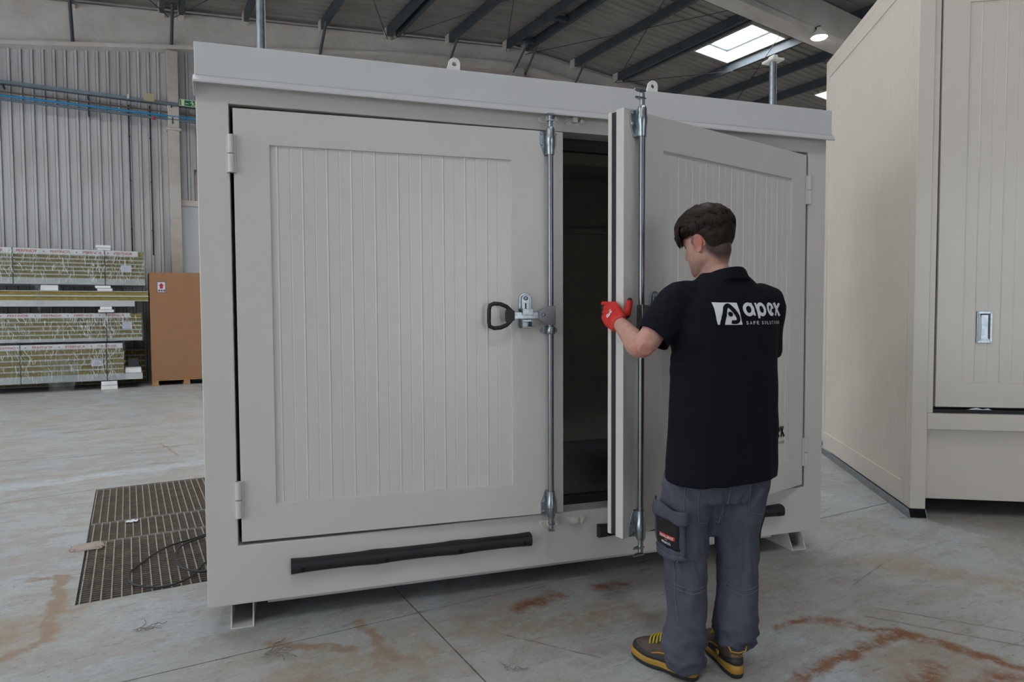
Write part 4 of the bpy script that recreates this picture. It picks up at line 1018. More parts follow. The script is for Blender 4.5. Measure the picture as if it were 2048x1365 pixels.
# trunk and legs under the clothes
YAW = math.radians(20)
rows_loft(hb, [(.80, .055, .10, .155, .105), (.95, .055, .105, .165, .110), (1.10, .06, .11, .155, .105), (1.25, .065, .115, .175, .112), (1.38, .068, .112, .175, .10), (1.46, .066, .112, .12, .075), (1.50, .06, .112, .07, .06)], YAW, 32)
LEG_L = [(-.028, .095, .86), (-.055, .085, .70), (-.088, .078, .50), (-.092, .042, .30), (-.098, -.005, .09)]
LEG_R = [(.135, .105, .86), (.140, .10, .70), (.120, .098, .50), (.108, .065, .30), (.088, .020, .09)]
for L in (LEG_L, LEG_R): limb(hb, L, [.085, .078, .058, .054, .040], 18)
# left arm: reaches forward to the door edge; right arm hangs in front of the hip
SL, EL, WL = Vector((-.115, .085, 1.432)), Vector((-.266, .022, 1.262)), Vector((-.312, .296, 1.338))
limb(hb, [(-.06, .10, 1.42), SL, (SL+EL)/2+Vector((-.008, -.006, .0)), EL+Vector((.012, .012, .008)), EL+Vector((-.010, .055, -.002)), EL.lerp(WL, .45)+Vector((-.006, .0, -.006)), WL, WL+Vector((-.004, .03, .012))], [.055, .056, .050, .046, .049, .0415, .030, .029], 20)
hb.tube([EL+Vector((.004, -.026, -.014)), EL+Vector((.0, .014, -.006))], [.026, .036], 14)
SR, ER, WR = Vector((.245, .160, 1.420)), Vector((.268, .235, 1.14)), Vector((.262, .275, .90))
limb(hb, [(.15, .13, 1.41), SR, (SR+ER)/2, ER, ER.lerp(WR, .35), WR], [.055, .056, .048, .040, .041, .028], 20)
def hand(b, W, fwd, up, out, sizes, curl, thumb):
    """palm and five separate fingers; fwd = wrist to knuckles, up = towards the index finger, out = back of the hand"""
    for k in range(4):    # palm rays
        o = (1.5-k)*.0205; b.tube([W+up*(o*.55), W+fwd*.045+up*o*.95, W+fwd*.088+up*o], [.0165, .0165, .0135], 10, flat=1.0)
    for k in range(4):
        o = (1.5-k)*.0205; p = W+fwd*(.086-.004*abs(k-1))+up*o; d = fwd.copy(); P = [p-fwd*.01, p]; r = sizes[k][1]; Q = [r*1.08, r*1.05]
        for L, a in zip((.46, .31, .23), curl):
            m = Matrix.Rotation(a, 3, up); d = (m @ d).normalized(); p = p+d*sizes[k][0]*L; P.append(p); Q.append(r*(.96 if L > .3 else .78))
        b.tube(P+[P[-1]+d*r*.4], Q+[Q[-1]*.55], 10)
    b.tube(thumb[0], thumb[1], 12)
rfw = Vector((-.06, -.06, -1)).normalized(); rup = Vector((-.5, .8, 0)).normalized(); rup = (rup-rfw*rup.dot(rfw)).normalized(); rout = rfw.cross(rup)
RHW = WR+rfw*.01
hand(hb, RHW, rfw, rup, rout, ((.072, .0085), (.080, .0088), (.074, .0085), (.058, .0075)), (.25, .35, .3), ([RHW+rup*.018+rfw*.02, RHW+rup*.04+rfw*.05, RHW+rup*.046+rfw*.08, RHW+rup*.04+rfw*.105], [.015, .0125, .0105, .007]))
body_me = fuse(hb, .0042, 3, .5, 'body')
Hi = HEAD.inverted()
def body_tone(p):
    q = Hi @ p; red = 0; dark = 0
    if p.z > 1.48:
        ear = max(math.exp(-((q.x-s*.083)/.016)**2-((q.y+.012)/.024)**2-((q.z+.004)/.034)**2) for s in (-1, 1)); red = min(.75, ear*.9)+.10*sstep(-.06, -.10, q.z)
        jaw = math.exp(-((q.z+.090+.25*max(0, -q.y+.03))/.030)**2)*sstep(-.035, .02, q.y)*.42
        side = sstep(.002+max(0, q.y)*.35, .035, q.z) if q.y < .062 else sstep(.055, .07, q.z)
        nape = sstep(-.112+max(0, q.y+.05)*1.3, -.068+max(0, q.y+.05)*1.3, q.z)*sstep(.0, -.03, q.y)
        dark = max(jaw, (0 if ear > .35 else 1)*max(side, nape)*.985)
        # sideburn
        dark = max(dark, math.exp(-((q.y-.014)/.011)**2)*sstep(-.05, .0, q.z)*(.75 if abs(q.x) > .05 else 0)*(0 if ear > .3 else 1))
    elif p.x < -.2: red = .42*gauss(p, EL+Vector((-.01, -.03, -.03)), .06)
    return (red, min(1, dark), 0)
tone(body_me, body_tone)
obj('body', body_me, 'skin', man)
# eyes and brows
for s in (-1, 1):
    e = MB(); c = Vector((s*.032, .067, .0))
    e.rings([[HEAD @ (c+Vector((.0125*math.cos(t)*math.sin(f), .0125*math.cos(f), .0125*math.sin(t)*math.sin(f)))) for t in [2*PI*k/14 for k in range(14)]] for f in [.05+PI*.9*q/8 for q in range(9)]])
    eo = e.build('eye', 'eye_white', man, smooth=True)
    MB().tube([HEAD @ (c+Vector((0, .0105, -.002))), HEAD @ (c+Vector((0, .0132, -.002)))], [.0062, .005], 12).build('iris', 'hair_brow', eo)
    MB().tube([HEAD @ Vector((s*x, head_pt(math.acos(min(.9, x/.08)), .021).y+.002, .021+dz)) for x, dz in ((.014, -.001), (.028, .003), (.042, .003), (.052, -.002))], [.003, .0042, .0038, .002], 6).build('eyebrow', 'hair_brow', man, smooth=True)
    MB().tube([HEAD @ (c+Vector((x, .0125-abs(x-.0)*.25, .003-abs(x)*.25))) for x in (-.013, -.006, .0, .006, .013)], .0016, 6).build('eyelash', 'hair_brow', man, smooth=True)
# hair: a shell grown from the scalp, long on top with a fringe, cropped at the sides, plus combed locks
def hair_thick(t, z):
    s = math.sin(t); back = sstep(.1, -.7, s)
    th = .0085*sstep(.0-.075*back, .05-.04*back, z)+.0125*sstep(.03, .085, z)+.006*back*sstep(-.02, .04, z)
    if s > .3: th += .012*sstep(.3, .9, s)*sstep(.035, .07, z)
    return th
def hair_low(t):   # lower limit of the hair, round the head: fringe, above the ear, nape
    s = math.sin(t)
    return .034 if s > .35 else (.034-.016*sstep(.35, .05, s)-.066*sstep(.10, -.60, s))
hm = MB(); R = []; nT = 72
for q in range(27):
    r = []
    for k in range(nT):
        t = 2*PI*k/nT; z0 = hair_low(t); z = z0+(.1279-z0)*(q/26)**.9; th = hair_thick(t, z)*(sstep(-1, 6, q) if math.sin(t) < .35 else sstep(-1, 3, q))-.0012+.002*sstep(0, 3, q)
        p = head_pt(t, z, th); th2 = noise.noise(Vector((p.x*70, p.y*24, p.z*50)))*.0055+noise.noise(Vector((p.x*180, p.y*50, p.z*90)))*.0016
        p += (p-Vector((0, -.01, .03))).normalized()*th2*sstep(0, 4, q); r.append(HEAD @ p)
    R.append(r)
hm.rings(R)
rnd = random.Random(11)
def lock(pts, r0):
    hm.tube([HEAD @ p for p in pts], [r0*.7, r0, r0*.8, r0*.15][:len(pts)] if len(pts) == 4 else r0, 4, flat=.45)
for k in range(1100):     # combed locks lying forward over the top and sides
    t = rnd.uniform(0, 2*PI); z = rnd.uniform(.045, .126); p0 = head_pt(t, z, hair_thick(t, z)-.001)
    if p0.y > .075 and p0.z < .06: continue
    P = [p0]; L = rnd.uniform(.012, .026)*(1.4 if z > .08 else .7)
    for q in range(3):
        d = Vector((rnd.uniform(-.3, .3), 1.0, -.25)) if z > .07 else Vector((rnd.uniform(-.2, .2), .35 if p0.y > -.05 else 0, -1))
        p = P[-1]+d.normalized()*L/2; n = Vector((p.x, p.y*.8, p.z-.02)).normalized()
        yb, yf, w = lerp_rows(HROWS, max(-.1, min(.127, p.z)))
        tt = math.atan2((p.y-(yb+yf)/2)/max(.01, (yf-yb)/2), p.x/max(.01, w)); s_ = head_pt(tt, max(-.1, min(.127, p.z)), hair_thick(tt, p.z)+.0012*(1-q*.3)+rnd.uniform(0, .0016))
        P.append(p.lerp(s_, .8))
    lock(P, rnd.uniform(.0016, .0034))
for k in range(260):      # fringe falling over the forehead
    x = rnd.uniform(-.066, .060); z0 = .088; t = math.acos(max(-.95, min(.95, x/.078)))
    P = []
    for q, z in enumerate((.092, .070, .048, .030-.016*rnd.random()-.006*(x < 0))):
        p = head_pt(t, z, .0); g = (.020, .026, .024, .016)[q]+rnd.uniform(-.003, .002); p = head_pt(t, z, g); p.x += rnd.uniform(-.004, .004)-.004*q; P.append(p)
    lock(P, rnd.uniform(.0024, .0040))
for k in range(26):       # stray hairs at the crown
    t = rnd.uniform(PI*1.15, PI*1.85); p = head_pt(t, rnd.uniform(.10, .124), .016); d = Vector((rnd.uniform(-.4, .4), rnd.uniform(-.9, .2), 1)).normalized()*rnd.uniform(.010, .022)
    lock([p, p+d*.35, p+d*.7, p+d+Vector((0, -.004, -.002))], .0008)
hm.build('hair', 'hair_dark', man, smooth=True, recalc=False)

# --- polo shirt
sb = MB()
rows_loft(sb, [(.728, .058, .100, .225, .158), (.78, .058, .100, .228, .158), (.88, .059, .103, .225, .154), (1.0, .064, .106, .223, .149), (1.12, .067, .11, .221, .146), (1.22, .067, .112, .219, .142), (1.31, .070, .112, .222, .135), (1.385, .072, .112, .218, .124), (1.44, .072, .114, .195, .106), (1.482, .068, .116, .150, .088), (1.515, .066, .118, .118, .078), (1.54, .064, .120, .084, .070)], YAW, 44, 2.35)
dS = (EL-SL).normalized()
limb(sb, [(-.04, .10, 1.42), SL+Vector((.0, .0, -.004)), SL+dS*.09, SL+dS*.165+Vector((.006, 0, -.012))], [.082, .080, .0745, .0735], 26)
dR = (ER-SR).normalized()
limb(sb, [(.16, .13, 1.40), SR, SR+dR*.11, SR+dR*.20], [.082, .078, .072, .072], 26)
shirt_me = fuse(sb, .0062, 8, .55, 'polo_shirt')
# open the hem, the sleeves and the neck
bm = bmesh.new(); bm.from_mesh(shirt_me)
hemL = SL+dS*.183+Vector((.006, 0, -.012)); hemR = SR+dR*.215
cut(bm, (0, 0, .7345), (.05, 0, -1), lambda c: c.z < .80); cut(bm, (0, 0, 1.543), (0, 0, 1), lambda c: c.z > 1.50)
cut(bm, hemL, dS, lambda c: (c-hemL).length < .105 and c.x < -.146+.3*max(0, c.z-1.25)); cut(bm, hemR, dR, lambda c: (c-hemR).length < .09 and c.x > .21 and c.z > 1.1)
bm.to_mesh(shirt_me); bm.free()
back_n = Vector((math.sin(YAW), -math.cos(YAW), 0))
def shirt_fold(p, n):
    u = p.x*math.cos(YAW)+p.y*math.sin(YAW); d = 0
    low = sstep(1.30, .80, p.z); d += .010*low*noise.noise(Vector((u*9, 3.3, p.z*1.6)))+.007*low*noise.noise(Vector((u*19, p.z*3.5, 1)))
    # drag lines from the reaching shoulder down the back
    q = (p-Vector((-.10, .0, 1.36))); ang = u*.8+p.z*1.1; d += .014*gauss(p, (-.10, .0, 1.30), .18)*noise.noise(Vector((ang*24, u*3, 5)))
    d += .004*noise.noise(Vector((u*6, p.z*9, 9)))*sstep(1.5, 1.35, p.z)
    if p.x < -.16 and p.z > 1.2: d += .004*noise.noise(Vector((p.x*20, p.y*20, p.z*38)))
    d += .010*gauss(p, (.03, .02, .74), .12)*0
    return d
displace(shirt_me, shirt_fold)
shirt = obj('polo_shirt', shirt_me, 'navy_cloth', man)
m = shirt.modifiers.new('cloth', 'SOLIDIFY'); m.thickness = .003; m.offset = -1
# collar: a stand with the leaf folded over it
cr = MB(); R = []
for k in range(41):
    a = 2*PI*k/40; ca, sa = math.cos(a), math.sin(a)
    zt = 1.560-.034*(sa+1)*.5*1.25+.004*ca; c = Vector((.068-.006*(sa > 0), .121, 0))
    def rp(ra, rb, z): return Vector((c.x+ra*ca*math.cos(YAW)-rb*sa*math.sin(YAW), c.y+ra*ca*math.sin(YAW)+rb*sa*math.cos(YAW), z))
    R.append([rp(.0745, .073, zt-.030), rp(.0725, .071, zt-.004), rp(.0755, .074, zt+.001), rp(.0825, .081, zt-.006), rp(.0965, .093, zt-.036), rp(.1000, .096, zt-.047), rp(.0975, .093, zt-.048), rp(.090, .087, zt-.030)])
cr.rings(R, cap=False); cr.build('collar', 'navy_collar', shirt, smooth=True)
# sleeve and hem seams
def bvh_of(me): return BVHTree.FromPolygons([v.co.copy() for v in me.vertices], [tuple(p.vertices) for p in me.polygons])
SB = bvh_of(shirt_me)
def drape(b, vs2, fs, org, ux_, uz_, dirn, bv, off, lift=None, maxd=.5):
    """lay a flat figure on a surface: each point is pushed along dirn until it meets the cloth"""
    vs = []; last = None
    for a, c in vs2:
        o = org+ux_*a+uz_*c; h = bv.ray_cast(o-dirn*.25, dirn, maxd)
        if h[0] is None:
            h = bv.find_nearest(o); 
        p, nn = h[0], h[1]
        if nn.dot(dirn) > 0: nn = -nn
        vs.append(p+nn*off)
    b.add(vs, fs); return b
def fgrid(x0, x1, z0, z1, n, m, fn=None):
    vs = []; 
    for j in range(m+1):
        for i in range(n+1):
            a, c = i/n, j/m; x = x0+(x1-x0)*a; z = z0+(z1-z0)*c; vs.append(fn(x, z) if fn else (x, z))
    return vs, [(j*(n+1)+i, j*(n+1)+i+1, (j+1)*(n+1)+i+1, (j+1)*(n+1)+i) for j in range(m) for i in range(n)]
def stroke(pts, w, n=10):
    """band of width w along a poly line (list of 2-D points, smoothed)"""
    P = [Vector(p) for p in pts]; S = []
    for i in range(len(P)-1):
        p0, p1, p2, p3 = [P[max(0, min(len(P)-1, i+k))] for k in (-1, 0, 1, 2)]
        for k in range(n):
            t = k/n; S.append(.5*((2*p1)+(p2-p0)*t+(2*p0-5*p1+4*p2-p3)*t*t+(3*p1-p0-3*p2+p3)*t*t*t))
    S.append(P[-1]); vs = []
    for i, p in enumerate(S):
        d = (S[min(i+1, len(S)-1)]-S[max(i-1, 0)]).normalized(); nn = Vector((-d.y, d.x)); ww = w(i/(len(S)-1)) if callable(w) else w
        for q in (-.5, -.17, .17, .5): vs.append(tuple(p+nn*ww*q))
    return vs, [(i*4+q, i*4+q+1, i*4+q+5, i*4+q+4) for i in range(len(S)-1) for q in range(3)]
def annulus(cx, cy, ra, rb, ia, ib, a0=0., a1=2*PI, n=32, tilt=0.):
    vs = []; fs = []
    for k in range(n+1):
        a = a0+(a1-a0)*k/n; c, s = math.cos(a), math.sin(a)
        for q in range(4):
            f = q/3; x, y = c*(ia+(ra-ia)*f), s*(ib+(rb-ib)*f); vs.append((cx+x*math.cos(tilt)-y*math.sin(tilt), cy+x*math.sin(tilt)+y*math.cos(tilt)))
    for k in range(n):
        for q in range(3): fs.append((k*4+q, k*4+q+1, k*4+q+5, k*4+q+4))
    return vs, fs
# the print: a slanted square with a looped letter form, the word apex, and a line of small capitals (unit = height of the square)
LOGO_SQ = [fgrid(0, 1, 0, 1, 14, 14, lambda x, z: (x*1.0+.10*(1-z), z*(1.0-.02*x)+.01))]
LOGO_LOOP = [stroke([(.26, -.03), (.33, .27), (.42, .62), (.56, .865), (.72, .74), (.90, .45), (.945, .26), (.86, .135), (.64, .135)], lambda t: .185-.03*t, 9), annulus(.625, .475, .105, .11, .0, .0)]
LOGO_A = [annulus(1.475, .69, .262, .312, .118, .160), stroke([(1.615, .98), (1.67, .69), (1.735, .41)], .092, 6)]
LOGO_P = [annulus(2.115, .69, .250, .312, .110, .160), stroke([(1.845, .98), (1.885, .69), (1.945, .29)], .105, 6)]
LOGO_E = [annulus(2.655, .695, .215, .312, .092, .170, .10, 2*PI-.75, 28, .0), stroke([(2.585, .50), (2.685, .68), (2.80, .86)], .085, 6)]
LOGO_X = [stroke([(2.895, 1.0), (3.05, .72), (3.28, .39)], .115, 6), stroke([(3.16, .98), (3.06, .72), (2.94, .40)], .115, 6)]
def caps(): 
    out = []
    for w, a, c in (('SAFE', 1.285, 1.90), ('SOLUTIONS', 2.05, 3.28)):
        n = len(w); st = (c-a)/(n-.35)
        for i, ch in enumerate(w):
            x = a+i*st; wd = st*(.18 if ch == 'I' else .62); out.append(fit_text(ch, x+(st*.2 if ch == 'I' else 0), x+wd+(st*.2 if ch == 'I' else 0), .015, .165, .01))
    return out
CAPS = caps()
U = .0835; lx = Vector((math.cos(YAW), math.sin(YAW), 0)); LO = Vector((.008, -.095, 1.338))
LU = lx*(U*1.17)+Vector((0, 0, .0)); LV = Vector((-.02, 0, 1))*U
def put(items, mat, name, off, parent, bv=SB, label=None):
    b = MB()
    for vs, fs in items: drape(b, vs, fs, LO, LU, LV, -back_n, bv, off)
    o = b.build(name, mat, parent, recalc=False, smooth=True)
    if label: o['label'] = label
    return o
lg = put(LOGO_SQ, 'white_print', 'printed_emblem', .0028, shirt)
put(LOGO_LOOP, 'navy_cloth', 'emblem_loop', .0042, lg)
for nm, it in (('letter_a', LOGO_A), ('letter_p', LOGO_P), ('letter_e', LOGO_E), ('letter_x', LOGO_X)): put(it, 'white_print', 'printed_letter', .0030, shirt)
for it in CAPS: put([it], 'white_print', 'printed_capital', .0030, shirt)

# --- trousers
tb = MB()
rows_loft(tb, [(.66, .045, .095, .165, .118), (.76, .05, .098, .196, .138), (.86, .055, .10, .190, .130), (.98, .056, .103, .18, .120), (1.02, .056, .103, .175, .115)], math.radians(14), 36, 2.4)
limb(tb, [(-.030, .094, .84), (-.070, .086, .70), (-.092, .082, .56), (-.092, .072, .44), (-.092, .048, .31), (-.094, .022, .20), (-.110, .0, .12), (-.112, -.008, .065)], [.110, .106, .098, .090, .080, .074, .080, .082], 26)
limb(tb, [(.138, .104, .84), (.142, .10, .70), (.124, .098, .56), (.120, .092, .44), (.116, .070, .31), (.104, .046, .205), (.098, .032, .15), (.098, .026, .10)], [.106, .099, .088, .083, .077, .084, .083, .070], 26)
limb(tb, [(.030, .095, .72), (.026, .088, .60), (.024, .085, .535)], [.085, .062, .040], 18)
tr_me = fuse(tb, .0062, 5, .5, 'work_trousers')
bm = bmesh.new(); bm.from_mesh(tr_me)
cut(bm, (0, 0, .040), (0, .12, -1), lambda c: c.z < .10 and c.x < 0); cut(bm, (0, 0, .088), (.1, .15, -1), lambda c: c.z < .13 and c.x > 0); cut(bm, (0, 0, 1.03), (0, 0, 1), lambda c: c.z > 1.0)
bm.to_mesh(tr_me); bm.free()
def tr_fold(p, n):
    left = p.x < .022; cx = -.09 if left else .11; a = math.atan2(p.y-.05, p.x-cx)
    bunch = sstep(.26, .12, p.z); knee = math.exp(-((p.z-.40)/.09)**2); hip = sstep(.50, .70, p.z)
    def rdg(v): return .30-abs(noise.noise(v))*1.25
    d = .018*bunch*rdg(Vector((math.cos(a)*1.3, math.sin(a)*1.3+(4 if left else 0), p.z*17+math.sin(a)*1.4)))
    d += .008*bunch*noise.noise(Vector((math.cos(a)*2.6, math.sin(a)*2.6, p.z*40+a)))
    d += .011*knee*rdg(Vector((math.cos(a)*1.6, math.sin(a)*1.6+(7 if left else 2), p.z*17+math.cos(a)*2.2)))
    d += .013*hip*rdg(Vector((p.x*7, p.y*5, p.z*11+p.x*(14 if left else -14))))*sstep(.82, .72, p.z)
    d += .006*noise.noise(Vector((math.cos(a)*2, math.sin(a)*2+3*left, p.z*9)))
    return d
displace(tr_me, tr_fold)
trs = obj('work_trousers', tr_me, 'trouser_cloth', man)
m = trs.modifiers.new('cloth', 'SOLIDIFY'); m.thickness = .003; m.offset = -1
TB = bvh_of(tr_me)
def seam(pts, off=.0016, r=.0016, mat='stitch', nm='seam', dirn=Vector((0, 1, 0))):
    P = []
    for i in range(len(pts)-1):
        a, b_ = Vector(pts[i]), Vector(pts[i+1])
        for k in range(8):
            q = a.lerp(b_, k/8); h = TB.ray_cast(q-dirn*.3, dirn, .6)
            if h[0] is None: h = TB.find_nearest(q)
            P.append(h[0]-dirn*off)
    if len(P) > 2: MB().tube(P, r, 6).build(nm, mat, trs, smooth=True)
cd = Vector((0, 1, 0))
seam([(-.110, 0, .735), (-.118, 0, .66), (-.115, 0, .60), (-.128, 0, .49)]); seam([(-.062, 0, .735), (-.066, 0, .64), (-.06, 0, .585), (.04, 0, .575), (.05, 0, .72)])
seam([(.05, 0, .735), (.045, 0, .64), (.026, 0, .56)], r=.0022); seam([(.13, 0, .735), (.135, 0, .62), (.21, 0, .60)])
seam([(-.155, 0, .335), (-.09, 0, .318), (-.025, 0, .325)]); seam([(-.155, 0, .350), (-.09, 0, .333), (-.025, 0, .340)]); seam([(.05, 0, .325), (.11, 0, .305), (.185, 0, .312)]); seam([(.05, 0, .342), (.11, 0, .322), (.185, 0, .330)])
seam([(-.150, 0, .44), (-.150, 0, .30), (-.140, 0, .20)])
# cargo pocket on the left thigh with flap, black patch and red tag
pd = Vector((.62, .78, 0)).normalized(); pu = Vector((pd.y, -pd.x, 0)); po = Vector((-.150, .02, .0))
def tpatch(nm, mat, x0, x1, z0, z1, off, n=10, m=10, par=None, fn=None, thick=.004):
    b = MB(); vs, fs = fgrid(x0, x1, z0, z1, n, m, fn); drape(b, vs, fs, po, pu, Vector((0, 0, 1)), pd, TB, off)
    o = b.build(nm, mat, par or trs, smooth=True, recalc=False); s_ = o.modifiers.new('cloth', 'SOLIDIFY'); s_.thickness = thick; s_.offset = -1; return o
pk = tpatch('cargo_pocket', 'trouser_cloth', -.080, .050, .455, .625, .016, 12, 12, None, lambda x, z: (x, z-.10*(x+.03)), .016)
tpatch('pocket_flap', 'trouser_cloth', -.084, .056, .595, .645, .024, 12, 6, pk, lambda x, z: (x, z-.16*(x+.03)-.006*math.sin(x*60)), .008)
tpatch('pocket_hem', 'trouser_cloth', -.078, .048, .446, .470, .021, 12, 3, pk, lambda x, z: (x, z-.10*(x+.03)), .006)
bp = tpatch('black_patch', 'black_patch', -.058, .032, .487, .590, .0185, 10, 10, pk, lambda x, z: (x, z-.16*(x+.01)), .003)
rt_ = tpatch('red_tag', 'red_print', -.040, .020, .521, .537, .0205, 8, 3, bp, lambda x, z: (x, z-.16*(x+.01)), .001)
def ptext(body, x0, x1, z0, z1, off, par):
    vs, fs = fit_text(body, x0, x1, z0, z1, .01); b = MB(); drape(b, [(x, z-.16*(x+.01)) for x, z in vs], fs, po, pu, Vector((0, 0, 1)), pd, TB, off); b.build('lettering', 'white_print', par, recalc=False)
ptext('ISSALINE', -.036, .016, .5245, .534, .0216, rt_); ptext('stretch', -.030, .008, .500, .512, .0204, bp); ptext('work', -.016, -.004, .5145, .518, .0204, bp)
# black holster strap at the right thigh
hd_ = MB(); vs, fs = fgrid(-.035, .035, .47, .60, 5, 8, lambda x, z: (x, z)); drape(hd_, vs, fs, Vector((.235, .13, 0)), Vector((0, 1, 0)), Vector((0, 0, 1)), Vector((-1, 0, 0)), TB, .012)
o = hd_.build('side_pocket', 'black_patch', trs, smooth=True, recalc=False); s_ = o.modifiers.new('cloth', 'SOLIDIFY'); s_.thickness = .012; s_.offset = -1

# --- safety boots
def boot(hx, hy, az, lab):
    """heel at (hx, hy), az = direction of the toe measured from +y towards -x"""
    bt = bpy.data.objects.new('safety_boot', None); COL.objects.link(bt); bt.parent = man; bt.location = (hx, hy, 0); bt.rotation_euler = (0, 0, az); bt.scale = (1.16, .97, 1.06); bt['label'] = lab
    def outline(z, g, y0, y1):
        L = y1-y0; R = []
        for k in range(40):
            t = 2*PI*k/40; c, s = math.cos(t), math.sin(t); y = y0+L*(.5+.5*s); f = (y-0)/.30
            w = .0375+.0125*sstep(.25, .72, f)-.004*sstep(.3, .45, f)*(1-sstep(.5, .62, f)); x = w*math.copysign(abs(c)**.72, c)*g-.004*sstep(.4, 1, f)
            R.append(Vector((x, y, z)))
        return R
    sl = MB(); R = []
    for z, g, a, b_ in ((0, .95, .004, .290), (.004, 1.0, .0, .300), (.010, 1.02, -.002, .304), (.016, 1.0, .0, .302)):
        r = outline(z, g, a, b_)
        for p in r:
            if z < .006: p.z += .006*sstep(.26, .31, p.y)+(.009 if .085 < p.y < .125 else 0)
        R.append(r)
    sl.rings(R).build('outsole', 'sole_black', bt, auto=50)
    md = MB(); R = []
    for k, (z, g, a, b_) in enumerate(((.0162, 1.0, .0, .302), (.026, 1.04, -.005, .307), (.036, 1.02, -.003, .304), (.040, .97, .002, .298))):
        r = outline(z, g, a, b_)
        for p in r:
            if k >= 2: p.z += .007*sstep(.10, .0, p.y)+.004*math.sin(p.y*24)*.5
        R.append(r)
    md.rings(R).build('midsole', 'boot_yellow', bt, auto=50, label='yellow midsole')
    up = MB(); R = []
    for z, g, a, b_ in ((.036, .96, .002, .294), (.048, .97, .001, .293), (.060, .95, .003, .287), (.072, .90, .005, .272), (.082, .83, .007, .245), (.092, .78, .008, .215), (.104, .68, .014, .170), (.118, .60, .022, .140), (.134, .56, .028, .120), (.146, .54, .030, .115)): R.append(outline(z, g, a, b_))
    for r in R[3:]:
        for p in r: p.x *= 1
    u = up.rings(R).build('upper', 'boot_leather', bt, smooth=True)
    rd = MB(); R = []
    for z, g, a, b_ in ((.038, 1.0, -.0015, .2985), (.046, 1.005, -.002, .298), (.056, .985, .0, .292), (.060, .94, .004, .286)):
        r = outline(z, g, a, b_)
        for p in r: p.z += .012*sstep(.08, .0, p.y)+.005*sstep(.2, .3, p.y)
        R.append(r)
    rd.rings(R).build('rand', 'boot_black', bt, smooth=True)
    for k, (y, z) in enumerate(((.205, .098), (.188, .105), (.171, .113), (.154, .124))):
        MB().tube([(-.036, y-.012, z-.014), (-.018, y, z), (.0, y+.004, z+.003), (.018, y, z), (.036, y-.012, z-.014)], .0036, 6).build('lace', 'lace', bt, smooth=True)
    for s in (-1, 1):
        MB().tube([(s*.046, .175, .060), (s*.0435, .14, .072), (s*.041, .10, .078)], .0032, 6).build('trim_line', 'boot_yellow', bt, smooth=True)
        MB().box(s*.041-.003, s*.041+.003, .085, .105, .052, .066).build('side_tag', 'lace', bt, bev=.001)
    if hx > 0: MB().tube([(-.030, .010, .116), (-.024, .003, .100), (0, -.001, .096), (.024, .003, .100), (.030, .010, .116)], .003, 6).build('heel_piping', 'boot_yellow', bt, smooth=True)
    vs, fs = fit_text('ISSALINE', -.021, .021, .080, .089, .01); b = MB().add([(x, -.0012+14*x*x, z) for x, z in vs], fs); b.build('lettering', 'boot_yellow', bt, recalc=False)
boot(-.078, -.066, math.radians(41), 'left boot stepping sideways'); boot(.082, -.052, math.radians(3), 'right boot seen from the heel')

# --- glove on the left hand, closed round the door edge
EDGE_O, EDGE_I = Vector((-.284, .387, 0)), Vector((-.342, .462, 0))          # outer and inner corner of the free door edge
fdir = Vector((-.787, -.617, 0)); inn = (EDGE_I-EDGE_O).normalized()
gw = Vector((-.318, .312, 1.343)); gk = EDGE_O.lerp(EDGE_I, .62)+fdir*.026+Vector((0, 0, 1.392))   # wrist, middle of the knuckle row
gf = (gk-gw).normalized(); gu = Vector((.42, .10, .92)); gu = (gu-gf*gu.dot(gf)).normalized(); go = gf.cross(gu)
if go.dot(fdir) < 0: go = -go
gb_ = MB(); PL = (gk-gw).length
for k in range(4):
    o_ = (1.5-k)*.0235
    gb_.tube([gw+gu*o_*.62-gf*.01, gw+gf*PL*.5+gu*o_*.98+go*.004, gk+gu*o_+go*.002*(2-abs(k-1))], [.0200, .0190, .0155], 12)
    # each finger: over the edge, round the inner corner, along the back of the door
    p = gk+gu*o_; r = (.0112, .0116, .0112, .0100)[k]; z = p.z
    c1 = EDGE_I+inn*(r+.001)+fdir*(r+.004); c1 = Vector((c1.x, c1.y, z+.004)); c2 = EDGE_I+inn*(r+.002)-fdir*(.024 if k < 3 else .014); c2 = Vector((c2.x, c2.y, z+.008)); c3 = c2-fdir*(.020, .024, .020, .014)[k]+Vector((0, 0, .003))
    gb_.tube([p-gf*.012, p, p.lerp(c1, .55)+fdir*.004, c1, c2, c3, c3-fdir*.004], [r*1.2, r*1.18, r*1.08, r*1.02, r*.95, r*.82, r*.4], 12)
# thumb along the outer face, pointing up
tx = EDGE_O-fdir*.012-inn*.020
gb_.tube([gw+gu*.016-fdir*.004+gf*.012, Vector((tx.x-.012, tx.y-.022, 1.378)), Vector((tx.x+.000, tx.y-.006, 1.412)), Vector((tx.x+.005, tx.y+.002, 1.436)), Vector((tx.x+.005, tx.y+.004, 1.449))], [.0190, .0178, .0150, .0132, .0075], 14)
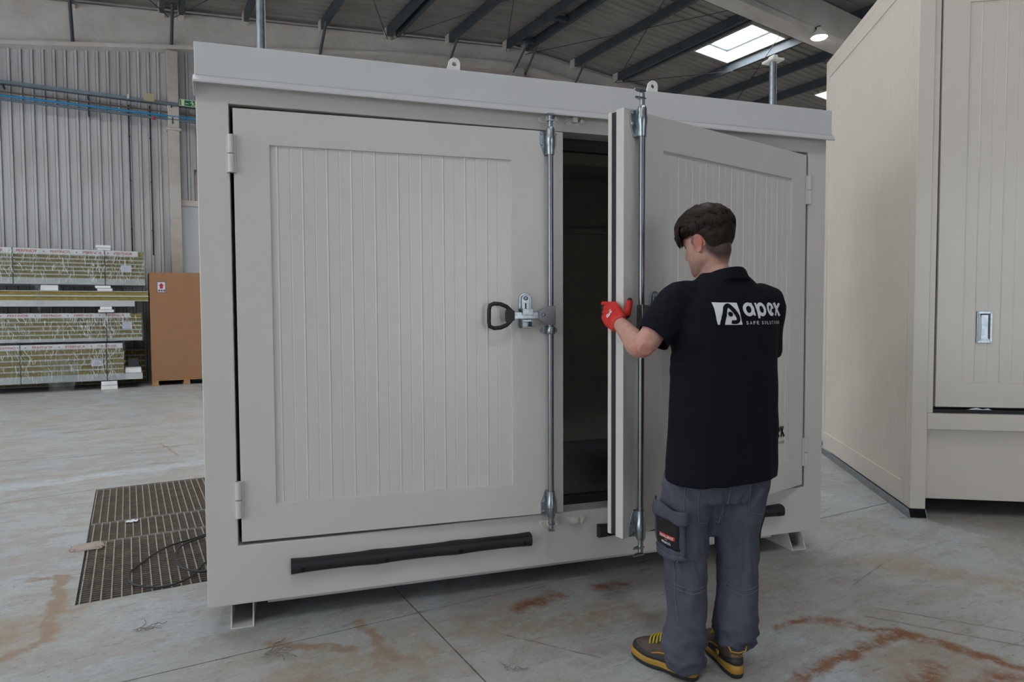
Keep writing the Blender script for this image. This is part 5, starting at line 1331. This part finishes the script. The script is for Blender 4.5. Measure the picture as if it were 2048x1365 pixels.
# knitted cuff
cdir = (WL-gw).normalized(); cdir = (EL.lerp(WL, .55)-gw).normalized()
gb_.tube([gw+gf*.02, gw, gw+cdir*.012, gw+cdir*.030], [.034, .0335, .0325, .0335], 20)
gl_me = fuse(gb_, .0024, 3, .5, 'work_glove')
def gtone(p):
    q = p-gk; inner = 1 if ((p-EDGE_I).dot(inn) > -.004 and q.dot(go) < .02) else 0
    palm = sstep(-.012, -.018, (p-gw).dot(go)); th = sstep(1.436, 1.440, p.z)*(1 if p.x > -.312 else 0)
    if (p.x-.0) > -.303 and p.z > 1.372: palm = 0
    blk = max(inner, palm*(1 if (p-gw).dot(gf) > 0 else 0), th)
    cuff = sstep(.012, .0, (p-gw).dot(gf))
    return (min(1, blk), cuff*(.5+.5*math.sin((p-gw).dot(cdir)*900)), 0)
tone(gl_me, gtone)
glove = obj('work_glove', gl_me, 'glove_knit', man); glove['label'] = 'red knitted work glove with black grip'
GB = bvh_of(gl_me); gx = gu.cross(go).normalized()
if gx.dot(Vector((1, 0, 0))) < 0: gx = -gx
for (x0, x1, z0, z1) in ((-.018, .016, -.006, .006), (-.022, -.004, .010, .016), (.0, .014, .012, .017)):
    b = MB(); vs, fs = fgrid(x0, x1, z0, z1, 6, 3, lambda x, z: (x+.25*z, z+.0025*math.sin(x*260))); drape(b, vs, fs, gw.lerp(gk, .55)+go*.03, gu*1.0, gf, -go, GB, .0008, maxd=.4)
    b.build('printed_mark', 'white_print', glove, recalc=False)

# --- the same print in black on the open door, low on the panel (mostly hidden by the person)
def door_print(ox, oz, u):
    nm = 'black_patch'; pan = -.0012
    def q(items, mat, name, y):
        b = MB()
        for vs, fs in items: b.add([(-(1.2362)+ox+x*u, y, oz+z*u) for x, z in vs], fs)
        return b.build(name, mat, door_r, recalc=False)
    q(LOGO_SQ, nm, 'printed_emblem', .0052); q(LOGO_LOOP, 'paint_panel', 'emblem_loop', .0046)
    for it in (LOGO_A, LOGO_P, LOGO_E, LOGO_X): q(it, nm, 'printed_letter', .0052)
    for it in CAPS: q([it], nm, 'printed_capital', .0052)
door_print(.721, .651, .100)
